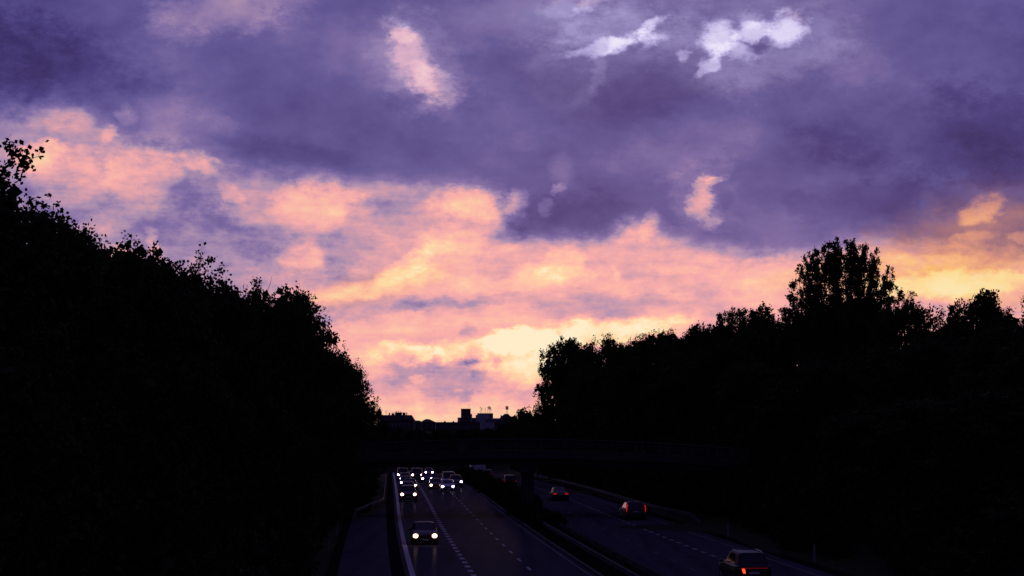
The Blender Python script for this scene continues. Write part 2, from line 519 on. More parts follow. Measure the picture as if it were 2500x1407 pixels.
def asphalt(name, c1, c2, gloss):
    """open-textured asphalt: diffuse, streaked along the traffic, with a thin damp film"""
    m = bpy.data.materials.new(name)
    m.use_nodes = True
    nt = m.node_tree; N, L = nt.nodes, nt.links
    N.remove(N['Principled BSDF'])
    tc = N.new('ShaderNodeTexCoord')
    mp = N.new('ShaderNodeMapping'); mp.inputs['Scale'].default_value = (1.1, .05, 1); mp.inputs['Rotation'].default_value = (0, 0, -.071)
    L.new(tc.outputs['Object'], mp.inputs[0])
    n1 = N.new('ShaderNodeTexNoise'); n1.inputs['Scale'].default_value = 1.0; n1.inputs['Detail'].default_value = 5
    L.new(mp.outputs[0], n1.inputs['Vector'])
    n2 = N.new('ShaderNodeTexNoise'); n2.inputs['Scale'].default_value = .6; n2.inputs['Detail'].default_value = 10; n2.inputs['Roughness'].default_value = .7
    L.new(tc.outputs['Object'], n2.inputs['Vector'])
    ad = N.new('ShaderNodeMath'); ad.operation = 'MULTIPLY_ADD'; ad.inputs[1].default_value = .55
    L.new(n1.outputs['Fac'], ad.inputs[0])
    a2 = N.new('ShaderNodeMath'); a2.operation = 'MULTIPLY'; a2.inputs[1].default_value = .45
    L.new(n2.outputs['Fac'], a2.inputs[0]); L.new(a2.outputs[0], ad.inputs[2])
    r = N.new('ShaderNodeValToRGB')
    r.color_ramp.elements[0].position = .36; r.color_ramp.elements[0].color = c1 + (1,)
    r.color_ramp.elements[1].position = .64; r.color_ramp.elements[1].color = c2 + (1,)
    L.new(ad.outputs[0], r.inputs[0])
    d = N.new('ShaderNodeBsdfDiffuse'); d.inputs['Roughness'].default_value = 1.0
    L.new(r.outputs[0], d.inputs[0])
    g = N.new('ShaderNodeBsdfGlossy'); g.inputs['Roughness'].default_value = .22
    mx = N.new('ShaderNodeMixShader'); mx.inputs[0].default_value = gloss
    L.new(d.outputs[0], mx.inputs[1]); L.new(g.outputs[0], mx.inputs[2])
    L.new(mx.outputs[0], N['Material Output'].inputs[0])
    return m


M['asphalt'] = asphalt('asphalt', (.058, .058, .066), (.105, .104, .118), .008)
M['asphalt_old'] = asphalt('old_asphalt', (.085, .083, .09), (.14, .136, .145), .003)


def leaf_material(name, a, b):
    return material(name, a, .85, .06, noise=(.8, b, 5))


LEAF = [leaf_material('maple_leaf', (.030, .050, .014), (.055, .080, .022)),
        leaf_material('oak_leaf', (.026, .044, .014), (.045, .066, .022)),
        leaf_material('poplar_leaf', (.036, .052, .020), (.060, .080, .030)),
        leaf_material('bramble_leaf', (.022, .036, .012), (.040, .056, .020))]

# ------------------------------------------------------------------ the line of the road


def cx(Y):
    """sideways shift of the motorway at distance Y (its line read off at Y = 92 m)"""
    if Y < 92:
        return -0.083 * (Y - 92)
    if Y < 160:
        t = Y - 92
        return -0.083 * t + 0.012 * t * t / 136
    if Y < 400:
        return -0.083 * 68 + 0.012 * 34 - 0.071 * (Y - 160)
    t = Y - 400
    return -0.083 * 68 + 0.012 * 34 - 0.071 * 240 - 0.071 * t + 0.0004 * t * t


def slope(Y):
    return (cx(Y + .5) - cx(Y - .5))


def zr(Y):
    if Y < 170:
        return 0.0
    if Y < 390:
        return -0.000055 * (Y - 170) ** 2
    return -0.000055 * 220 ** 2 - 0.0242 * (Y - 390) + 0.00008 * (Y - 390) ** 2


def sm(t):
    t = max(0.0, min(1.0, t))
    return t * t * (3 - 2 * t)


def ground(off, Y):
    """height of the land, off measured from the road's own line"""
    base = zr(min(Y, 560))
    if off < 0:
        bank = 3.4 * sm((-off - 12) / 9) + 2.2 * sm((-off - 30) / 40)
    else:
        bank = 3.0 * sm((off - 20) / 10) + 2.6 * sm((off - 38) / 40)
    under = -0.08 if -9.9 < off < 18.2 else -0.02
    z = base + bank + under
    far = sm((Y - 455) / 70)
    return z * (1 - far) + 5.6 * far


def build_ground():
    offs = [-4000, -1500, -600, -250, -120, -70, -50, -40, -34, -28, -24, -21, -18, -15, -12.5, -11, -9.9, -9.5, 4, 17.6, 18.2, 19.5, 21, 24, 27, 30, 34,
            40, 50, 70, 120, 250, 600, 1500, 4000]
    ys = list(range(-200, 60, 20)) + list(range(60, 560, 8)) + [580, 620, 700, 850, 1100, 1500, 2200, 3500, 6000, 9000]
    v, f = [], []
    for Y in ys:
        for o in offs:
            z = ground(o, Y)
            if abs(o) > 11 and o < 1e4:
                z += 0.16 * math.sin(o * 1.7 + Y * .31) * math.cos(o * .6 - Y * .23) * (1 if abs(o) < 200 else 3)
            v.append((cx(min(Y, 560)) + o, Y, z))
    n = len(offs)
    for i in range(len(ys) - 1):
        for j in range(n - 1):
            f.append((i * n + j, i * n + j + 1, (i + 1) * n + j + 1, (i + 1) * n + j))
    o = mesh_obj('ground', pydata('ground', v, f, True), M['grass'])
    tag(o, kind='structure')


def ribbon(name, o0, o1, y0, y1, dz, mat, parent=None, step=4.0, kind=None, o0b=None, o1b=None, thick=0.0):
    n = max(1, int(round((y1 - y0) / step)))
    v, f = [], []
    for i in range(n + 1):
        t = i / n
        Y = y0 + (y1 - y0) * t
        a = o0 + ((o0b if o0b is not None else o0) - o0) * t
        b = o1 + ((o1b if o1b is not None else o1) - o1) * t
        v += [(cx(Y) + a, Y, zr(Y) + dz), (cx(Y) + b, Y, zr(Y) + dz)]
        if thick:
            v += [(cx(Y) + a, Y, zr(Y) + dz - thick), (cx(Y) + b, Y, zr(Y) + dz - thick)]
    w = 4 if thick else 2
    for i in range(n):
        p, q = i * w, (i + 1) * w
        f.append((p, p + 1, q + 1, q))
        if thick:
            f += [(p + 2, p, q, q + 2), (p + 1, p + 3, q + 3, q + 1)]
    if thick:
        f += [(2, 3, 1, 0), (n * w, n * w + 1, n * w + 3, n * w + 2)]
    o = mesh_obj(name, pydata(name, v, f), mat, parent)
    if kind: tag(o, kind=kind)
    return o


build_ground()
ROAD_L = ribbon('road', -5.62, 4.75, 30, 560, 0.0, M['asphalt'], kind='structure')
ROAD_R = ribbon('road', 7.75, 17.6, 30, 560, 0.0, M['asphalt'], kind='structure')
ribbon('gutter', -6.35, -5.62, 30, 560, -0.012, M['bitumen'], kind='structure')
ribbon('lay_by', -9.3, -6.35, 30, 150, 0.0, M['asphalt_old'], kind='structure')
ribbon('lay_by', -9.3, -6.35, 150, 166, 0.0, M['asphalt_old'], kind='structure', o0b=-6.6)
ribbon('verge', -9.9, -9.3, 30, 166, 0.02, M['soil'], kind='structure')
ribbon('verge', 17.6, 18.5, 30, 560, 0.015, M['soil'], kind='structure')
ribbon('median', 4.93, 7.57, 30, 560, 0.07, M['soil'], kind='structure')
ribbon('kerb', 4.75, 4.93, 30, 560, 0.11, M['kerb'], kind='structure', thick=0.25)
ribbon('kerb', 7.57, 7.75, 30, 560, 0.11, M['kerb'], kind='structure', thick=0.25)

# painted lines
ribbon('edge_line', -5.36, -5.06, 30, 420, 0.006, M['paint'], ROAD_L)
ribbon('edge_line', 4.33, 4.45, 30, 420, 0.006, M['paint_faint'], ROAD_L)
ribbon('edge_line', 7.98, 8.08, 30, 420, 0.006, M['paint_faint'], ROAD_R)
ribbon('edge_line', 16.58, 16.74, 30, 420, 0.006, M['paint_faint'], ROAD_R)


def dashes(parent, off, y0, y1, pitch, length, width, mat):
    me = pydata('lane_dash', [(-width / 2, 0, 0), (width / 2, 0, 0), (width / 2, length, 0), (-width / 2, length, 0)], [(0, 1, 2, 3)])
    Y = y0
    while Y < y1:
        ym = Y + length / 2
        o = mesh_obj('lane_dash', me, mat, parent, (cx(Y) + off, Y, zr(Y) + 0.008),
                     (math.atan2(zr(Y + length) - zr(Y), length), 0, -math.atan(slope(ym))))
        Y += pitch


dashes(ROAD_L, -1.92, 84, 300, 3.0, 1.35, .30, M['paint'])
dashes(ROAD_L, 1.47, 84.5, 330, 6.35, 2.2, .15, M['paint'])
dashes(ROAD_R, 10.65, 84, 300, 6.35, 2.0, .13, M['paint_faint'])
dashes(ROAD_R, 13.75, 83, 300, 3.0, 1.5, .28, M['paint_worn'])

# ------------------------------------------------------------------ overbridge
BY0, BY1 = 151.0, 159.0
BXC = on_plane(1262, 154)


def deck_z(x):
    return height_at(1074, 152) - 1.12 - 0.0021 * (x - BXC) ** 2


def build_bridge():
    root = empty('road_bridge', (BXC, 155, 0))
    tag(root, 'low dark road bridge spanning both carriageways below the skyline', 'bridge')
    inv = -Vector((BXC, 155, 0))
    xs = [BXC + (i - 14) * 2.2 for i in range(29)]

    def strip(name, y0, y1, za, zb, mat):
        v, f = [], []
        for x in xs:
            z = deck_z(x)
            v += [Vector((x, y0, z + zb)) + inv, Vector((x, y1, z + zb)) + inv, Vector((x, y1, z + za)) + inv, Vector((x, y0, z + za)) + inv]
        for i in range(len(xs) - 1):
            for k in range(4):
                k2 = (k + 1) % 4
                f.append((i * 4 + k, i * 4 + k2, i * 4 + 4 + k2, i * 4 + 4 + k))
        f += [(3, 2, 1, 0), tuple(4 * (len(xs) - 1) + k for k in range(4))]
        return mesh_obj(name, pydata(name, v, f), mat, root)
    strip('deck', BY0 + .35, BY1 - .35, -.42, 0, M['concrete'])
    strip('edge_beam', BY0, BY0 + .34, -.5, .18, M['concrete'])
    strip('edge_beam', BY1 - .34, BY1, -.5, .18, M['concrete'])
    for gy in (BY0 + 1.2, BY0 + 3.2, BY1 - 3.2, BY1 - 1.2):
        strip('girder', gy - .25, gy + .25, -1.05, -.425, M['steel_dark'])
    # railings: continuous top and middle rail, posts one by one
    for y in (BY0 + .17, BY1 - .17):
        rail = MB(); mid = MB()
        rail.tube([Vector((x, y, deck_z(x) + 1.12)) + inv for x in xs], .04, 6)
        for h in (.42, .62, .82):
            mid.tube([Vector((x, y, deck_z(x) + h)) + inv for x in xs], .022, 4)
        top = rail.obj('handrail', M['steel_dark'], root)
        mid.obj('rail', M['steel_dark'], root)
        pm = MB().box((0, 0, .56), (.07, .07, 1.1)).mesh('railing_post')
        for x in xs[1:-1]:
            mesh_obj('railing_post', pm, M['steel_dark'], root, Vector((x, y, deck_z(x))) + inv)
    # pier in the median: wide column with a crosshead
    px = cx(155) + 6.25
    zt = deck_z(px) - 1.06
    pier = MB()
    pier.prism([(-3.0, -.2), (3.0, -.2), (2.4, zt - .75), (-2.4, zt - .75)], -.55, .55)
    pier.box((0, 0, zt - .375), (1.35, 6.4, .74))
    pier.obj('pier', M['concrete'], root, loc=Vector((px, 155, 0)) + inv)
    # sloped abutments
    for s, off in ((-1, -12.6), (1, 24.5)):
        ax = cx(155) + off
        z = deck_z(ax) - 1.06
        ab = MB()
        ab.prism([(0, -.4), (s * 16, -.4), (s * 16, z), (s * 1.2, z), (s * .6, 1.2)] if s > 0 else
                 [(0, -.4), (-.6, 1.2), (-1.2, z), (-16, z), (-16, -.4)], -4.2, 4.2, 'y')
        ab.obj('abutment', M['concrete'], root, loc=Vector((ax, 155, 0)) + inv)


build_bridge()

# ------------------------------------------------------------------ guardrails, marker posts


def guardrail(pts, label, side=1, post_step=4.0, ends=False):
    """pts: list of (x, y, z of the ground); W-profile rail with a post every few metres"""
    P = [Vector(p) for p in pts]
    root = empty('guardrail', P[0])
    tag(root, label, 'guardrail')
    prof = [(0, .42), (.07, .46), (.07, .53), (.015, .57), (.07, .61), (.07, .68), (0, .73), (-.012, .73), (-.012, .42)]
    v, f = [], []
    n = len(prof)
    for i, p in enumerate(P):
        d = (P[min(i + 1, len(P) - 1)] - P[max(i - 1, 0)]).normalized()
        side_v = Vector((d.y, -d.x, 0)).normalized() * side
        drop = 0.0
        if ends and i == 0: drop = -.55
        for a, h in prof:
            q = p - P[0] + side_v * (a + .06)
            v.append((q.x, q.y, q.z + h + drop))
    for i in range(len(P) - 1):
        for k in range(n):
            k2 = (k + 1) % n
            f.append((i * n + k, i * n + k2, (i + 1) * n + k2, (i + 1) * n + k))
    me = pydata('rail', v, f)
    mesh_obj('rail', me, M['galv'], root)
    pm = MB().box((0, 0, .32), (.07, .10, .74)).mesh('guardrail_post')
    acc = 0.0
    for i in range(len(P) - 1):
        seg = (P[i + 1] - P[i]).length
        while acc < seg:
            q = P[i].lerp(P[i + 1], acc / seg) - P[0]
            mesh_obj('guardrail_post', pm, M['galv'], root, q)
            acc += post_step
        acc -= seg


def path(fn, y0, y1, step):
    n = int((y1 - y0) / step)
    out = []
    for i in range(n + 1):
        Y = y0 + (y1 - y0) * i / n
        out.append((cx(Y) + fn(Y), Y, zr(Y)))
    return out


guardrail(path(lambda Y: 5.75, 62, 300, 6), 'long steel guardrail on the median beside the oncoming traffic', -1)
guardrail(path(lambda Y: 6.75, 62, 300, 6), 'long steel guardrail on the median beside the departing traffic', 1)
guardrail(path(lambda Y: 18.4 + 1.3 * sm((165 - Y) / 25), 143, 330, 4), 'steel guardrail along the right verge starting at the bridge', -1, ends=True)
guardrail(path(lambda Y: -6.75 - 2.6 * sm((180 - Y) / 34), 148, 300, 4), 'steel guardrail along the left edge curving away under the bridge', 1, ends=True)


def marker_post(px, py, Y, label):
    x = on_plane(px, Y)
    z = max(ground(x - cx(Y), Y), zr(Y))
    root = empty('marker_post', (x, Y, z))
    tag(root, label, 'marker post', 'roadside marker posts')
    b = MB(); b.prism([(-.06, 0), (.06, 0), (.05, .98), (.0, 1.04), (-.05, .98)], -.02, .02, 'y')
    b.obj('post', M['post_white'], root)
    r = MB().box((0, -.024, .82), (.05, .006, .14)); r.obj('reflector', M['reflector'], root)
    r = MB().box((0, -.0225, .84), (.125, .004, .22)); r.obj('black_band', M['trim'], root)


marker_post(870, 1245, 152, 'slim marker post left of the lay-by, farthest, near the bridge')
marker_post(806, 1340, 112, 'slim marker post left of the lay-by, nearest to us')
marker_post(826, 1290, 128, 'slim marker post left of the lay-by, middle one of three')
marker_post(1775, 1294, 126, 'slim marker post on the right verge beyond the bottom right car')
marker_post(1984, 1352, 103, 'slim marker post on the right verge right of the bottom right car')

# ------------------------------------------------------------------ trees and shrubs


def quads_mesh(name, V):
    """V: (n, 4, 3) array of quads -> mesh"""
    n = len(V)
    me = bpy.data.meshes.new(name)
    me.vertices.add(n * 4); me.loops.add(n * 4); me.polygons.add(n)
    me.vertices.foreach_set('co', V.reshape(-1).astype(np.float32))
    me.loops.foreach_set('vertex_index', np.arange(n * 4, dtype=np.int32))
    me.polygons.foreach_set('loop_start', np.arange(0, n * 4, 4, dtype=np.int32))
    me.update(calc_edges=True)
    return me


def unit(n, g):
    d = g.normal(size=(n, 3))
    return d / np.linalg.norm(d, axis=1, keepdims=True)


def leaf_quads(P, L, g, up=0.0, wide=.42):
    n = len(P)
    d = unit(n, g); d[:, 2] += up
    d /= np.linalg.norm(d, axis=1, keepdims=True)
    s = np.cross(d, unit(n, g)); s /= np.linalg.norm(s, axis=1, keepdims=True) + 1e-9
    L = (L * g.uniform(.65, 1.3, n))[:, None]
    return np.stack([P, P + d * L * .5 + s * L * wide, P + d * L, P + d * L * .5 - s * L * wide], axis=1)


def lobed_crown(g, lobes, n_clump, leaf, per=24, spread=.26, core=2200, core_size=.5):
    """clumps of leaves over the outside of many lobes, larger leaves filling the inside"""
    lobes = np.array(lobes)
    area = lobes[:, 3] * lobes[:, 4] + .05
    pick = g.choice(len(lobes), n_clump, p=area / area.sum())
    d = unit(n_clump, g)
    r = g.uniform(.70, 1.03, n_clump)[:, None]
    C = lobes[pick, :3] + d * lobes[pick][:, [3, 3, 4]] * r
    C = C[C[:, 2] > .15]
    size = g.uniform(.6, 1.25, len(C))
    k = g.poisson(per * size ** 1.5)
    idx = np.repeat(np.arange(len(C)), k)
    P = C[idx] + unit(len(idx), g) * (g.uniform(0, 1, len(idx)) ** .4 * spread * 1.7 * size[idx])[:, None]
    Q = leaf_quads(P, leaf, g)
    pick = g.choice(len(lobes), core, p=area / area.sum())
    P2 = lobes[pick, :3] + unit(core, g) * lobes[pick][:, [3, 3, 4]] * (g.uniform(0, 1, core) ** .5 * .76)[:, None]
    Q2 = leaf_quads(P2, core_size, g, wide=.5)
    A = np.concatenate([Q, Q2])
    A[:, :, 2] = np.maximum(A[:, :, 2], .05)
    return A, C


def shoot(g, p, h, lean, leaf, mb):
    """a long upright shoot with tufts of leaves"""
    p = np.array(p, float)
    pts = [p]
    d = np.array([lean[0], lean[1], 1.0]); d /= np.linalg.norm(d)
    n = 6
    for i in range(n):
        d = d + g.normal(size=3) * .12; d /= np.linalg.norm(d)
        pts.append(pts[-1] + d * h / n)
    mb.tube([tuple(q) for q in pts], list(np.linspace(.022, .005, n + 1)), 3)
    out = []
    for i in range(1, n + 1):
        m = g.integers(2, 9)
        q = pts[i] + g.normal(size=(m, 3)) * .10
        out.append(leaf_quads(q, leaf, g, .3))
    return np.concatenate(out)


def broad_tree(seed, H=16.0, R=5.2, base=.06, n_lobe=44, n_clump=1800, leaf=.165, shoots=4, per=27, core=3200, flat=1.0):
    g = np.random.default_rng(seed)
    lobes = []
    for i in range(n_lobe):
        t = g.uniform(0, 1) ** .72
        z = H * (base + (0.93 - base) * t)
        prof = math.sqrt(max(0.0, 1 - ((t - .42) / .62) ** 2)) if t > .42 else .86 + .3 * t
        rl = g.uniform(.9, 1.75) * (1.15 - .45 * t)
        rad = max(0.0, R * prof - rl) * g.uniform(.45, 1.0)
        a = g.uniform(0, 2 * math.pi)
        lobes.append((rad * math.cos(a), rad * math.sin(a), min(z, H - rl * .9), rl, rl * g.uniform(.75, 1.05)))
    for z in np.linspace(base * H + 1, H * .84, 8):        # a solid middle
        t = (z / H - base) / (1 - base)
        lobes.append((g.normal() * .3, g.normal() * .3, z, R * (.74 - .30 * t), 1.6))
    Q, C = lobed_crown(g, lobes, n_clump, leaf, per, core=core)
    wood = MB()
    wood.tube([(0, 0, -.6), (.05, .02, H * .18), (.15, -.1, H * .45), (.1, .1, H * .8)], [.30, .25, .17, .05], 8)
    for lb in lobes[:n_lobe]:
        z0 = lb[2] * g.uniform(.35, .7)
        mid = (lb[0] * .45, lb[1] * .45, (z0 + lb[2]) / 2 + .2)
        wood.tube([(0.08, 0, z0), mid, lb[:3]], [.09, .06, .025], 5)
    top = C[np.argsort(-C[:, 2])[:max(40, len(C) // 6)]]
    extra = [Q]
    for i in range(shoots):
        p = top[g.integers(len(top))]
        extra.append(shoot(g, p, g.uniform(.7, 1.5), g.normal(size=2) * .35, leaf * .8, wood))
    Q = np.concatenate(extra)
    return dict(crown=quads_mesh('crown', Q), trunk=wood.mesh('trunk'), top=float(np.percentile(C[:, 2], 99.5) + .25))


def poplar(seed, H=26.0, R=6.2, n_limb=54, leaf=.21, per=62, thin=.35, gap=(.42, .66)):
    g = np.random.default_rng(seed)
    wood = MB()
    wood.tube([(0, 0, -.6), (0, 0, H * .3), (.1, 0, H * .72)], [.42, .34, .08], 8)
    clumps, sizes = [], []
    for i in range(n_limb):
        a = i * 2.399963 + g.uniform(-.3, .3)
        rr = R * math.sqrt((i + .5) / n_limb)
        tip = H * (1.0 - .20 * (rr / R) ** 2.6) * g.uniform(.95, 1.0)
        z0 = H * g.uniform(.12, .38)
        p = [np.array((0, 0, z0)), np.array((rr * .55 * math.cos(a), rr * .45 * math.sin(a), z0 + (tip - z0) * .22)),
             np.array((rr * .92 * math.cos(a), rr * .92 * math.sin(a), z0 + (tip - z0) * .6)),
             np.array((rr * math.cos(a), rr * math.sin(a), tip - .25))]
        wood.tube([tuple(q) for q in p], [.12, .09, .05, .012], 5)
        # leafy sleeve round the limb, tapering to a point, sparse in its middle height
        m = int((tip - z0) * 6.2)
        for t in np.linspace(.12, 1.0, m):
            k = min(2, int(t * 3)); u = t * 3 - k
            c = p[k] * (1 - u) + p[k + 1] * u
            h = c[2] / H
            w = 1.0 * (1.06 - t) ** .55 + .12
            if gap[0] < h < gap[1] and g.uniform() < .52: continue
            if g.uniform() < thin * .3: continue
            c = c + np.append(g.normal(size=2) * w * .6, g.normal() * .2)
            clumps.append(c); sizes.append(w)
            if g.uniform() < .18:
                wood.tube([tuple(p[k] * (1 - u) + p[k + 1] * u), tuple(c + np.array((0, 0, .4)))], [.02, .008], 3)
    C, S = np.array(clumps), np.array(sizes)
    k = g.poisson(per * (.35 + S))
    idx = np.repeat(np.arange(len(C)), k)
    P = C[idx] + g.normal(size=(len(idx), 3)) * np.array((.24, .24, .46)) * (S[idx] * .75 + .10)[:, None]
    Q = leaf_quads(P, leaf, g, .9, .36)
    # low skirt of foliage
    lob = [(g.normal() * R * .42, g.normal() * R * .42, g.uniform(1.2, H * .40), g.uniform(1.2, 2.2), g.uniform(1.3, 2.4)) for _ in range(26)]
    Q2, _ = lobed_crown(g, lob, 620, .22, 20, core=1100)
    return dict(crown=quads_mesh('crown', np.concatenate([Q, Q2])), trunk=wood.mesh('trunk'), top=H)


def shrub(seed, H=3.2, R=1.9, n_clump=230, leaf=.17):
    g = np.random.default_rng(seed)
    lobes = []
    for i in range(13):
        a, rr = g.uniform(0, 6.28), R * g.uniform(.1, .75)
        rl = g.uniform(.5, 1.0)
        lobes.append((rr * math.cos(a), rr * math.sin(a), g.uniform(.3, H - rl * .9), rl, rl))
    lobes.append((0, 0, H * .4, R * .7, H * .4))
    Q, C = lobed_crown(g, lobes, n_clump, leaf, 20, .2, 520, .5)
    wood = MB()
    for i in range(5):
        a = g.uniform(0, 6.28)
        wood.tube([(.1 * math.cos(a), .1 * math.sin(a), -.3), (.5 * math.cos(a), .5 * math.sin(a), H * .4), (.9 * math.cos(a), .9 * math.sin(a), H * .75)],
                  [.05, .035, .01], 4)
    ex = [Q]
    for i in range(4):
        ex.append(shoot(g, C[np.argmax(C[:, 2] + g.normal(size=len(C)) * .3)], g.uniform(.4, .9), g.normal(size=2) * .5, leaf * .7, wood))
    return dict(crown=quads_mesh('foliage', np.concatenate(ex)), trunk=wood.mesh('stem'), top=float(np.percentile(C[:, 2], 99) + .2))


PROTO = {
    'a': broad_tree(11, shoots=12), 'b': broad_tree(12, R=5.5, shoots=12), 'c': broad_tree(13, R=5.0, shoots=14), 'd': broad_tree(14, R=5.6, leaf=.17, shoots=10),
    'dome': broad_tree(21, H=15, R=6.0, n_lobe=60, n_clump=1700, leaf=.2, shoots=2, core=3000, flat=.86),
    'thin': broad_tree(22, H=15, R=4.4, n_lobe=20, n_clump=420, leaf=.2, shoots=10, core=350, per=18),
    'far': broad_tree(31, H=12, R=4.4, n_lobe=20, n_clump=420, leaf=.30, shoots=5, core=1200, per=16),
    'far2': broad_tree(32, H=12, R=5.0, n_lobe=24, n_clump=460, leaf=.30, shoots=5, core=1200, per=16),
    'pop': poplar(41, gap=(.68, .85)), 'pop_s': poplar(42, H=19, R=3.4, n_limb=20, leaf=.19, gap=(.40, .6)), 'pop_t': poplar(43, H=19, R=3.0, n_limb=16, leaf=.19, gap=(.3, .55)),
    's1': shrub(51), 's2': shrub(52, 3.6, 2.1), 's3': shrub(53, 2.4, 1.7, 190),
}
TREE_N = [0]


def plant(key, x, Y, height, wide, name, label, cat, group=None, leaf=0, parts=('trunk', 'crown'), rz=None, sink=.15):
    pr = PROTO[key]
    TREE_N[0] += 1
    z = ground(x - cx(min(Y, 560)), Y) - sink
    rz = (TREE_N[0] * 2.399) % 6.283 if rz is None else rz
    o = empty(name, (x, Y, z), rz, (wide, wide, height / pr['top']))
    tag(o, label, cat, group)
    mesh_obj(parts[0], pr['trunk'], M['bark'], o)
    mesh_obj(parts[1], pr['crown'], LEAF[leaf], o)
    return o


def tree_px(key, px, ytop, Y, wide, label, group=None, leaf=0, name='tree', rz=None):
    x = on_plane(px, Y)
    z0 = ground(x - cx(min(Y, 560)), Y) - .15
    return plant(key, x, Y, height_at(ytop, Y) - z0, wide, name, label, 'tree', group, leaf, rz=rz)


ORD = ['first', 'second', 'third', 'fourth', 'fifth', 'sixth', 'seventh', 'eighth', 'ninth', 'tenth', 'eleventh', 'twelfth', 'thirteenth', 'fourteenth']
GL = 'trees on the left bank'
left = [('a', -140, 402, 50, 1.0, 'tall leafy tree cut by the left edge of the photo'),
        ('b', 35, 500, 57, .80, None), ('c', 150, 566, 65, .74, None), ('d', 318, 608, 73, .88, None),
        ('a', 440, 652, 82, .95, 'dark leafy tree on the left bank with long shoots above its crown'),
        ('c', 545, 704, 90, .85, None), ('b', 655, 720, 104, .80, None), ('c', 705, 716, 112, .95, None), ('d', 745, 792, 128, .90, None),
        ('a', 790, 848, 146, .82, None), ('thin', 856, 884, 186, .95, 'thin leafy tree left of the road with loose twigs against the pink sky'),
        ('b', 838, 895, 205, 1.0, None), ('d', 865, 975, 262, 1.0, None)]
k = 0
for key, px, yt, Y, w, lab in left:
    k += 1
    tree_px(key, px, yt, Y, w, lab or f'dark leafy tree on the left bank, {ORD[k - 1]} skyline crown from the left edge', GL, k % 2)
fill = [('b', 30, 640, 72, .95), ('d', 230, 690, 84, .95), ('c', 390, 730, 96, 1.0), ('a', 520, 770, 104, 1.0), ('d', 610, 800, 122, 1.0), ('b', 690, 835, 138, .9),
        ('c', -40, 800, 60, .9), ('a', 120, 900, 64, .9), ('d', 100, 600, 70, 1.0), ('a', 240, 668, 78, 1.0), ('c', 370, 668, 84, 1.0), ('b', 500, 716, 94, 1.0), ('d', 600, 765, 108, 1.0), ('d', 640, 950, 112, .8), ('b', 745, 960, 148, .8), ('c', 800, 960, 176, .8)]
for i, (key, px, yt, Y, w) in enumerate(fill):
    tree_px(key, px, yt, Y, w, 'lower tree buried in the black tree mass left of the road', 'trees buried in the left tree mass', i % 2)

GR = 'trees on the right bank'
right = [('far', 1276, 998, 330, .85, 'small round tree at the left foot of the right tree mass'), ('thin', 1312, 985, 300, .5, 'little loose tree tucked under the large crown right of the road'),
         ('dome', 1380, 832, 258, 1.12, 'big round crown at the left end of the right tree mass'),
         ('b', 1505, 834, 240, 1.25, 'broad tree on the right bank, second crown from the road'), ('thin', 1455, 829, 246, 1.1, 'twiggy tree top between the first two right crowns'),
         ('d', 1605, 818, 226, 1.2, 'broad tree on the right bank, third crown from the road'), ('c', 1700, 800, 214, 1.1, 'spiky topped tree left of the upright poplars'),
         ('pop_s', 1812, 738, 204, 1.25, 'shorter upright poplar left of the tall poplar'), ('pop_t', 1888, 732, 200, 1.3, 'short upright poplar touching the tall poplar'),
         ('pop', 2062, 582, 182, .98, 'tall poplar with upright limbs standing above the right tree line'),
         ('b', 2215, 738, 164, .78, 'tree with a pointed crown at the right foot of the tall poplar'), ('thin', 2272, 748, 160, 1.0, 'sparse tree with sky between its leaves left of the dome'),
         ('dome', 2398, 720, 142, .84, 'smooth domed tree near the right edge'), ('d', 2610, 690, 126, .85, 'tree cut by the right edge of the photo')]
for i, (key, px, yt, Y, w, lab) in enumerate(right):
    tree_px(key, px, yt, Y, w, lab, GR, 2 if key.startswith('pop') else 1, 'poplar_tree' if key.startswith('pop') else 'tree')
fill = [('a', 1445, 850, 236, 1.1), ('c', 1555, 842, 230, 1.1), ('b', 1655, 822, 220, 1.1), ('d', 1755, 800, 208, 1.1), ('a', 1860, 790, 196, 1.1), ('c', 2120, 770, 178, 1.2), ('d', 2300, 790, 156, 1.0), ('b', 2480, 775, 138, .9), ('d', 1450, 900, 228, 1.0), ('a', 1545, 880, 212, 1.05), ('c', 1650, 870, 200, 1.1), ('b', 1750, 850, 190, 1.1), ('d', 1840, 890, 180, 1.1), ('a', 1960, 790, 188, 1.0),
        ('c', 2120, 850, 168, 1.1), ('b', 2010, 880, 140, 1.1), ('a', 2190, 850, 130, 1.15), ('d', 2310, 830, 124, 1.15), ('c', 2440, 810, 112, 1.1),
        ('b', 2110, 1010, 118, 1.0), ('d', 2280, 980, 106, 1.1), ('a', 2420, 960, 98, 1.1), ('c', 2560, 860, 104, 1.2), ('a', 1900, 1020, 148, .95), ('d', 1345, 990, 300, .9)]
for i, (key, px, yt, Y, w) in enumerate(fill):
    tree_px(key, px, yt, Y, w, 'lower tree buried in the black tree mass right of the road', 'trees buried in the right tree mass', i % 2)
far = [(905, 1012, 470), (935, 1030, 500), (965, 1046, 480), (1000, 1050, 505), (1030, 1052, 470), (1065, 1050, 500), (1095, 1052, 478), (1130, 1050, 510),
       (1160, 1048, 470), (1195, 1046, 500), (1225, 1036, 480), (1255, 1016, 460), (1290, 1010, 430)]
for i, (px, yt, Y) in enumerate(far):
    tree_px('far' if i % 2 else 'far2', px, yt, Y, 1.0, 'distant tree in the dark belt between the bridge and the skyline', 'trees in the distant belt', 1)
tree_px('far', 925, 997, 560, .42, 'tiny round tree standing left of the chimneyed house', None, 1)

